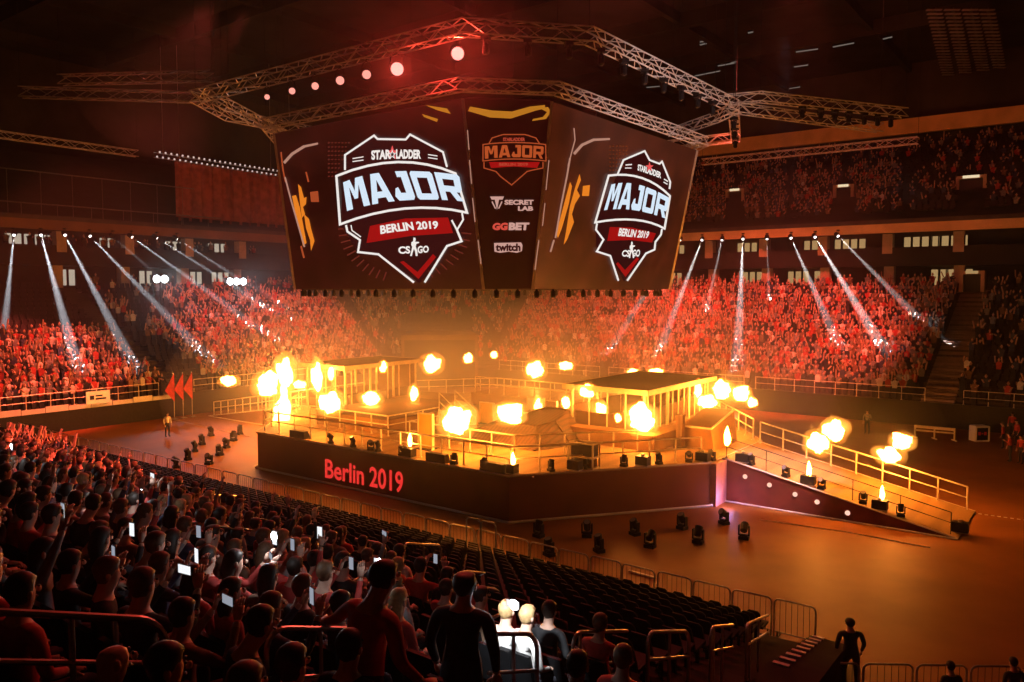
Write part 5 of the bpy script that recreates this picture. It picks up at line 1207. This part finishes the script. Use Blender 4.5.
for seg in (0, 1, 2):
    for r_ in range(22):
        d = r_ * .85 + .45; a, b = Vector(bowl(seg, d)), Vector(bowl(seg + 1, d)); L = (b - a).length; k = int(L / .52)
        ax = (b - a) / L
        for j in range(k):
            t = (j + .5) / k; c = a + ax * (j + .5) * L / k; p = P(c.x, c.y, ZF + .38 * r_); x, y, dd = proj(p + Vector((0, 0, 1.2)))
            if not (-15 < x < 1040) or dd < 5: continue
            skip = False
            for (sg, ta, w) in AIS:
                if sg == seg:
                    ca = Vector(bowl_pt(seg, ta, d))
                    if abs((c - ca).dot(ax)) < w / 2 + .2: skip = True
            if seg == 1 and r_ < 11 and abs((c - Vector(bowl_pt(1, .5, d))).length) < 4.0: continue
            if skip: continue
            if seg == 0:
                if c.y < 33.6: den = .93 if r_ < 11 + (c.y < 20) * 2 else 0.0
                elif c.y < 37.5: den = 0.0 if r_ < 9 else .3
                elif c.y < 42: den = .85 if r_ < 12 else .12
                else: den = .9 if r_ < 18 else .35
                if c.y < 33.6 and 20.5 < c.y < 22.4 and r_ > 6: den = .2
            elif seg == 1: den = .5
            else:
                if c.x > -8.3: den = .3
                elif c.x < -42: den = .6 if r_ < 6 else .85
                else: den = .95 if r_ < 20 else .6
            if noise.noise(Vector((c.x * .35, c.y * .35, 3))) > .48 and seg == 0: den *= .5
            if R.random() < den: low_person(p + Vector((R.uniform(-.08, .08), 0, 0)), FACE[seg] + R.uniform(-.4, .4), R.choices((0, 1, 2), (6, 2, 1.6))[0], True, seg == 2 and c.x > -8.3)
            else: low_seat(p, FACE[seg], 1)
for r_ in range(24):                       # upper tier
    d = 17.6 + r_ * .85; a, b = Vector(bowl(2, d)), Vector(bowl(3, d)); L = (b - a).length; k = int(L / .55); ax = (b - a) / L
    for j in range(k):
        c = a + ax * (j + .5) * L / k; p = P(c.x, c.y, 16.7 + .42 * r_); x, y, dd = proj(p)
        if not (655 < x < 1040) or r_ < 1: continue
        if any(abs(x - dx) < w for dx, w in ((736, 9), (844, 13), (971, 16))) and r_ < 10: continue
        if any(abs(x - dx) < 3 for dx in (736, 844, 905, 971, 790)): continue
        den = (.75 if r_ < 14 else .35) if x < 900 else .3
        if R.random() < den: low_person(p, FACE[2] + R.uniform(-.3, .3), R.choice((0, 0, 0, 1)), False, True)
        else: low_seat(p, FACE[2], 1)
for r_ in range(5):                        # lounge balcony of the end stand
    for j in range(60):
        if R.random() < .4:
            c = bowl_pt(0, (j + R.random()) / 60, DT + 1.5 + r_ * .35); p = P(*c, 13.5)
            if -20 < proj(p)[0] < 500: low_person(p, FACE[0], 0, True)
o = cr.build('crowd', CM); tag(o, 'dense crowd of cheering spectators filling the far stands and upper tier', 'crowd', None, 'stuff')
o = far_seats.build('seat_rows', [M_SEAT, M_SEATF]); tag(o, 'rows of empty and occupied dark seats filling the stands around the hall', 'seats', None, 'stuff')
# ---- crowd barriers at the floor edge
BAR = []
def barrier(p, rz, label):
    if not BAR:
        t = thing('crowd_barrier', label, 'barrier', p, rz, 'crowd barriers at the floor edge')
        w, h, r = .58, 1.12, .14; pts = [(-w, 0, 0)] + [(-w + r - r * math.cos(a), 0, h - r + r * math.sin(a)) for a in (0, .5, 1.05, PI / 2)] + [(w - r + r * math.sin(a), 0, h - r + r * math.cos(a)) for a in (0, .5, 1.05, PI / 2)] + [(w, 0, 0)]
        m = MB(); m.tube(pts, .026, 6); m.tube([(-w, 0, .16), (w, 0, .16)], .018, 5); m.build('frame', M_GALV, t)
        m = MB()
        for k in range(6): x = -w + (k + 1) * 2 * w / 7; m.tube([(x, 0, .16), (x, 0, h)], .006, 4)
        m.build('infill_bars', M_BLACK, t)
        for s in (-1, 1): m = MB(); m.box(s * (w - .1) - .03, s * (w - .1) + .03, -.28, .28, 0, .03); m.bar((s * (w - .1), 0, .02), (s * (w - .1), 0, .18), .03); m.build('foot', M_BLACK, t)
        BAR.append(t); o = t
    else: o = copy_tree(BAR[0])
    o.location = p; o.rotation_euler = (0, 0, rz); o['label'] = label
u = -6.9; k = 0
while u > -58:
    k += 1; barrier(P(u, 22.6 + R.uniform(-.04, .04), 0), TH + R.uniform(-.03, .03), 'steel crowd barrier at the floor edge, %s from the stair corner' % nth(k)); u -= 1.24
for i in range(5): barrier(Vector((7.7 + 1.25 * i, 18.55 - .05 * i, 0)), R.uniform(-.04, .04), 'steel crowd barrier in the short bottom right row, %s from the left' % nth(i + 1))
for i, (a, b) in enumerate(((480, 560), (497, 563))):   # two taller gate frames
    q = UN(on_z(a, b, 0)); t = thing('gate_frame', 'tall rounded gate frame standing among the barriers, %s of two' % ('left' if i == 0 else 'right'), 'barrier', P(q[0], 22.2, 0), TH)
    m = MB(); m.tube([(-.33, 0, 0), (-.33, 0, 1.55), (-.25, 0, 1.65), (.25, 0, 1.65), (.33, 0, 1.55), (.33, 0, 0)], .03, 6); m.build('frame', M_GALV, t); m = MB(); m.tube([(-.33, 0, .5), (.33, 0, .5)], .02, 5); m.box(-.36, -.3, -.2, .2, 0, .03); m.box(.3, .36, -.2, .2, 0, .03); m.build('foot_bar', M_GALV, t)
# ---- guard rails in the near stand
def guard(label, px0, py0, px1, py1, low=True, hz=1.12, r=.024, ends=(0, 1), dn=0.38):
    """a bent tube rail whose top runs between two picture points at hz above the steps"""
    u0, n0, z0 = sp_on_stand(px0, py0, hz); u1, n1, z1 = sp_on_stand(px1, py1, hz)
    a, b = P(u0, n0, near_z(n0) + hz), P(u1, n1, near_z(n1) + hz); v = (b - a).normalized(); t = thing('guard_rail', label, 'railing', P(u0, n0, near_z(n0)), 0, 'guard rails in the near stand'); o = P(u0, n0, near_z(n0))
    c = .18; pts = []; Zv = Vector((0, 0, 1)); qa = [k * PI / 12 for k in range(7)]
    def foot(q, n_): return Vector((q.x, q.y, near_z(n_) + .0))
    if ends[0]: pts += [foot(a, n0)] + [a - Zv * c * (1 - math.sin(t_)) + v * c * (1 - math.cos(t_)) for t_ in qa]
    else: pts.append(a)
    if ends[1]: pts += [b - Zv * c * (1 - math.sin(t_)) - v * c * (1 - math.cos(t_)) for t_ in qa[::-1]] + [foot(b, n1)]
    else: pts.append(b)
    m = MB(); m.tube([p - o for p in pts], r, 8); m.build('top_tube', M_STEEL, t)
    if low: m = MB(); m.tube([a - Vector((0, 0, dn)) - o, b - Vector((0, 0, dn)) - o], r * .85, 8); m.build('lower_tube', M_STEEL, t)
    for f in ((.5,) if ends == (1, 1) else (.12, .5)):
        q = a.lerp(b, f); u_, n_, _ = UN(q); m = MB(); m.tube([q - o, foot(q, n_) - o], r * .8, 8); m.build('post', M_STEEL, t)
    return t
guard('long curved guard rail at bottom left with the bald person below', -40, 610, 166, 620, True, 1.15, .024, (0, 1), .3)
guard('guard rail on which the standing red-topped person leans', 266, 628, 369, 629, True, 1.12, .02, (1, 1))
guard('guard rail in the middle of the red-lit crowd at left', 62, 501, 124, 514, True, 1.12, .024)
guard('far guard rail at upper left of the near crowd', 70, 458, 106, 462, True)
guard('guard rail at the front of the crowd behind the white-lit head at left', 146, 484, 182, 493, True)
guard('guard rail at the front of the crowd next to the tall barriers at left', 202, 494, 236, 496, True, 1.12, .024, (1, 0))
guard('guard rail in the crowd just below the bright torch', 186, 522, 232, 526, False)
guard('short guard rail right of the bright torch', 284, 532, 318, 538, True)
guard('guard rail among the empty seats above the standing red-topped person', 355, 539, 386, 544, True)
guard('guard rail among the empty seats next to the tall gate frames', 404, 543, 441, 545, True, 1.12, .024, (1, 1))
guard('guard rail in front of the two white-lit people', 488, 634, 537, 634, True, 1.12, .024)
guard('guard rail right of the two white-lit people at bottom middle', 573, 632, 627, 631, True, 1.12, .022, (1, 0))
guard('square guard rail among the empty seats at bottom right', 648, 632, 689, 631, True, 1.05, .028, (1, 1))
guard('small guard rail beside the stair foot', 711, 627, 733, 625, True, 1.12, .026, (1, 0))
guard('slanting handrail at the top of the near stand stairs', 747, 624, 768, 615, True, 1.12, .028, (1, 0))
# white-edged steps at the end of the near stand
t = thing('stair_flight', 'short flight of steps with white edges at the end of the near stand', 'stairs', P(u_end(17), 17, 0), TH)
m = MB()
for k in range(9):
    n0 = 13.6 + k * .95; z = near_z(n0) + .1; uu = u_end(n0)
    m.box(uu - u_end(17) + .02, uu - u_end(17) + 1.0, n0 - 17, n0 - 17 + .95, 0, z); w_ = MB(); w_.box(uu - u_end(17) + .1, uu - u_end(17) + .4, n0 - 17 + .86, n0 - 17 + .96, z, z + .03); w_.build('nosing', M_WHITE, t)
m.build('steps', M_CONCD, t)
# ------------------------------------------------------------------ lights
def lamp(kind, loc, power, col, target=None, size=.3, angle=60, blend=.4, name='stage_lamp'):
    l = bpy.data.lights.new(name, kind); l.energy = power; l.color = col; l.shadow_soft_size = size
    if kind == 'SPOT': l.spot_size = math.radians(angle); l.spot_blend = blend
    o = bpy.data.objects.new(name, l); COL.objects.link(o); o.location = loc
    if target is not None: o.rotation_euler = (Vector(target) - Vector(loc)).to_track_quat('-Z', 'Y').to_euler()
    return o
BEAMP = globals().get('BEAMP', 800000.0)
def far_plane(px, py): 
    d = ray(px, py); nr = NN * -.447 + Vector((0, 0, 1)); q = P(0, 65, ZF + 1.0); return CAM + d * ((q - CAM).dot(nr) / d.dot(nr))
def end_plane(px, py):
    d = ray(px, py); nr = NU * .447 + Vector((0, 0, 1)); q = P(-59, 0, ZF + 1.0); return CAM + d * ((q - CAM).dot(nr) / d.dot(nr))
BL = []
def beam(i, sx, sy, tx, ty, side, k=1.0, w=3.4):
    s = on_u(sx, sy, -75.4) if side == 'L' else on_n(sx, sy, 81.4)
    e = end_plane(tx, ty) if (side == 'L' and tx < 400) else far_plane(tx, ty)
    d = (e - s).normalized()
    lab = 'beam light under the balcony fascia of the %s stand, %s from the left' % ('end' if side == 'L' else 'far', nth(i + 1))
    q = d.to_track_quat('Z', 'Y').to_matrix(); xf = lambda x, y, z: q @ Vector((x, y, z))
    t = thing('beam_light', lab, 'stage light', s, 0, 'beam lights under the balcony')
    m = MB(); m.lathe([(.12, -.5), (.2, -.42), (.22, 0), (.2, .02)], seg=10); m.build('lamp_head', M_BLACK, t, xf=xf)
    m = MB(); m.lathe([(.13, .02), (.13, .04), (.08, .06)], seg=10); m.build('lens', M_BEAMLENS, t, xf=xf)
    m = MB(); m.tube([(.24, 0, .1) if False else xf(.24, 0, -.15), (0, 0, .55), xf(-.24, 0, -.15)], .025, 4); m.box(-.12, .12, -.12, .12, .5, .6); m.build('yoke', M_BLACK, t)
    lamp('SPOT', s + d * .2, BEAMP * k, (1.0, .9, .86) if side == 'R' else (.92, .93, 1.0), e, .06, w, .25, 'beam_lamp')
for i, (a) in enumerate(((14, 235, 5, 322, 1), (41, 235, 77, 366, 1.1), (65, 235, 134, 366, 1), (90, 236, 212, 362, 1), (113, 237, 158, 276, .5), (132, 237, 268, 335, 1.3), (157, 238, 278, 314, 1.3), (177, 239, 285, 308, 1.1))): beam(i, *a[:4], 'L', a[4])
for i, (a) in enumerate(((680, 240, 608, 352, .8), (702, 240, 659, 352, 1), (722, 240, 706, 312, .5), (743, 239, 737, 368, 1.2), (767, 239, 769, 300, .3), (791, 238, 839, 346, .8), (815, 237, 885, 351, 1.5), (838, 236, 921, 321, .8))): beam(i, *a[:4], 'R', a[4])
REDC = (1.0, .11, .07)
RW = globals().get('RW', 2.5)
T = lambda u, n, z: P(u, n, z)
lamp('SPOT', T(-14, 46, 30), 56000 * RW, REDC, T(-27, 73, 4), .4, 46, .6, 'red_wash')
lamp('SPOT', T(-34, 56, 26), 26000 * RW, REDC, T(-42, 72, 2), .4, 60, .5, 'red_wash')
lamp('SPOT', T(-46, 46, 29), 32000 * RW, REDC, T(-67, 50, 5), .4, 46, .5, 'red_wash')
lamp('SPOT', T(-48, 34, 29), 36000 * RW, REDC, T(-64, 24, 5), .4, 36, .5, 'red_wash')
lamp('SPOT', T(-10, 25, 23), 40000 * RW, REDC, T(-27, 13, 3.5), .5, 42, .9, 'red_wash')
lamp('SPOT', T(-10, 25, 23), 1500 * RW, REDC, T(-9, 6, 6), .5, 70, .9, 'red_wash')
lamp('SPOT', T(-46, 30, 28), 20000 * RW, REDC, T(-42, 14, 3), .5, 55, .8, 'red_wash')
lamp('SPOT', T(-12, 46, 30), 3500 * RW, REDC, T(-24, 92, 21), .5, 60, .8, 'red_wash')
for i, (q, d) in enumerate(REDPOS):
    if i >= 5: lamp('SPOT', q + d * .25, 1500, (1, .05, .03), q + d * 5, .15, 130, .8, 'red_lamp').data.energy = 2600
lamp('POINT', on_n(722, 503, 35.0) + Vector((0.25, -.35, .25)), 35, (.8, .45, 1.0), None, .1, name='violet_lamp')
lamp('SPOT', P(-10, 30, 19.5), 34000, (1, .62, .72), P(-12, 38, 1), .2, 18, .6, 'ramp_lamp')
for px, py, u_, n_, e in ((0, 0, -72.5, 0, 1),): pass
for q in BANKS: lamp('SPOT', q + NU * .3, 1600, (.85, .93, 1.0), q + NU * 10 + Vector((0, 0, -4)), .4, 120, .6, 'bank_lamp')
lamp('SPOT', T(-5, 30, 13), 5200, (1, .72, .66), T(-18, 36, 20.3), .3, 62, .8, 'truss_fill')  # added spot without a fixture, brightens the right-hand truss
lamp('SPOT', T(-44, 36, 21.5), 3500, REDC, T(-78, 53, 19), .3, 50, .8, 'red_wash')
lamp('SPOT', wl.location + P(.5, -.9, 2.2), 420, (.9, .95, 1.0), wl.location + P(.12, 0, 1.0), .05, 34, .5, 'torch_fill_lamp')  # added spot without a fixture, whitens the two people in white tops
# phone torches in the near crowd; most are added to light white-lit people
def torch(px, py, hz, power, label, off):
    u, n, z = sp_on_stand(px, py, hz); p = P(u, n, z + hz)
    o = phone(p, TH, label, True); m = MB(); m.lathe([(.05, 0), (.05, .006)], (0, -.016, .02), 8, 'y'); m.build('torch_fill_lamp', M_WHITEGLOW, o)
    lamp('POINT', p + P(*off), power, (.85, .92, 1.0), None, .03, name='torch_fill_lamp')
torch(275, 538, 1.55, 9, 'phone with its bright torch on held up in the crowd below the lettering', (0, -.12, .05))
torch(513, 604, 1.5, 1.2, 'added phone torch held over the two white-lit people to light them', (-.05, -.2, .12))
torch(379, 562, 1.5, 4, 'added phone torch beside the standing red-topped person', (.1, -.1, .1))
torch(142, 488, 1.5, 9, 'added phone torch among the red-lit people at left', (0, -.15, .1))
torch(12, 447, 1.5, 25, 'phone with its torch on at the far left of the near crowd', (0, -.2, .1))
SMK = globals().get('SMK', 1.35)
HAZE = globals().get('HAZE', .0003)
# haze in the hall air
w = bpy.data.worlds.new('world'); SC.world = w; w.use_nodes = True; nt = w.node_tree; nt.nodes.clear()
o = nt.nodes.new('ShaderNodeOutputWorld'); b = nt.nodes.new('ShaderNodeBackground'); b.inputs[0].default_value = (0, 0, 0, 1)
nt.links.new(b.outputs[0], o.inputs['Surface'])
v = nt.nodes.new('ShaderNodeVolumeScatter'); v.inputs['Anisotropy'].default_value = 0.5; v.inputs['Density'].default_value = HAZE; v.inputs['Color'].default_value = (1, 1, 1, 1)
nt.links.new(v.outputs[0], o.inputs['Volume'])
w.cycles.volume_sampling = 'MULTIPLE_IMPORTANCE'
def smoke(c, s, dens, label, rz_=TH, box=False):
    m_ = bpy.data.materials.new('smoke'); m_.use_nodes = True; t_ = m_.node_tree; t_.nodes.clear()
    a = t_.nodes.new('ShaderNodeOutputMaterial'); b_ = t_.nodes.new('ShaderNodeVolumeScatter'); b_.inputs['Density'].default_value = dens; b_.inputs['Anisotropy'].default_value = .4; b_.inputs['Color'].default_value = (1, 1, 1, 1)
    t_.links.new(b_.outputs[0], a.inputs['Volume']); m_.cycles.volume_sampling = 'MULTIPLE_IMPORTANCE'; m_.cycles.homogeneous_volume = True
    bm = bmesh.new(); bmesh.ops.create_icosphere(bm, subdivisions=4, radius=1)
    for q in bm.verts:
        if box: q.co = Vector([math.copysign(abs(c_) ** .45, c_) for c_ in q.co])
        q.co *= 1 + .06 * noise.noise(q.co * 2 + Vector((dens * 900, 0, 0)))
    me = bpy.data.meshes.new('smoke'); bm.to_mesh(me); bm.free(); me.materials.append(m_)
    ob = link('smoke', me); ob.location = c; ob.scale = s; ob.rotation_euler = (0, 0, rz_); tag(ob, label, 'smoke', None, 'stuff'); return ob
for k, (f, dn_, lb) in enumerate(((1.0, .004, 'thin outer veil of orange-lit smoke around the stage'), (.84, .005, 'middle layer of orange-lit smoke around the stage'), (.66, .007, 'dense orange-lit smoke hanging over the stage'))):
    smoke(P(-31.5, 41, 3.5), (25 * f, 19 * f, 8.5 * f), dn_ * SMK, lb)
smoke(P(-29, 22.5, 18.8), (13, 6.5, 3.6), .003, 'faint red haze under the front of the outer truss ring')
smoke(P(-20, 74.5, 9.3), (46, 12, 11), .0035, 'veil of red-lit smoke in front of the far stand', TH, True)
smoke(P(-68.3, 38, 9.3), (12, 30, 11), .0035, 'veil of red-lit smoke in front of the end stand', TH, True)
cy = SC.cycles
cy.use_denoising = True; cy.denoiser = 'OPENIMAGEDENOISE'; cy.max_bounces = 5; cy.diffuse_bounces = 2; cy.glossy_bounces = 2; cy.transparent_max_bounces = 12; cy.volume_bounces = 0; cy.sample_clamp_indirect = 3; cy.sample_clamp_direct = 0
cy.use_adaptive_sampling = False; cy.caustics_reflective = False; cy.caustics_refractive = False
SC.view_settings.view_transform = 'Standard'; SC.view_settings.look = 'None'; SC.view_settings.gamma = 1; SC.view_settings.use_curve_mapping = False
SC.view_settings.exposure = globals().get('EXPO', 0.0)
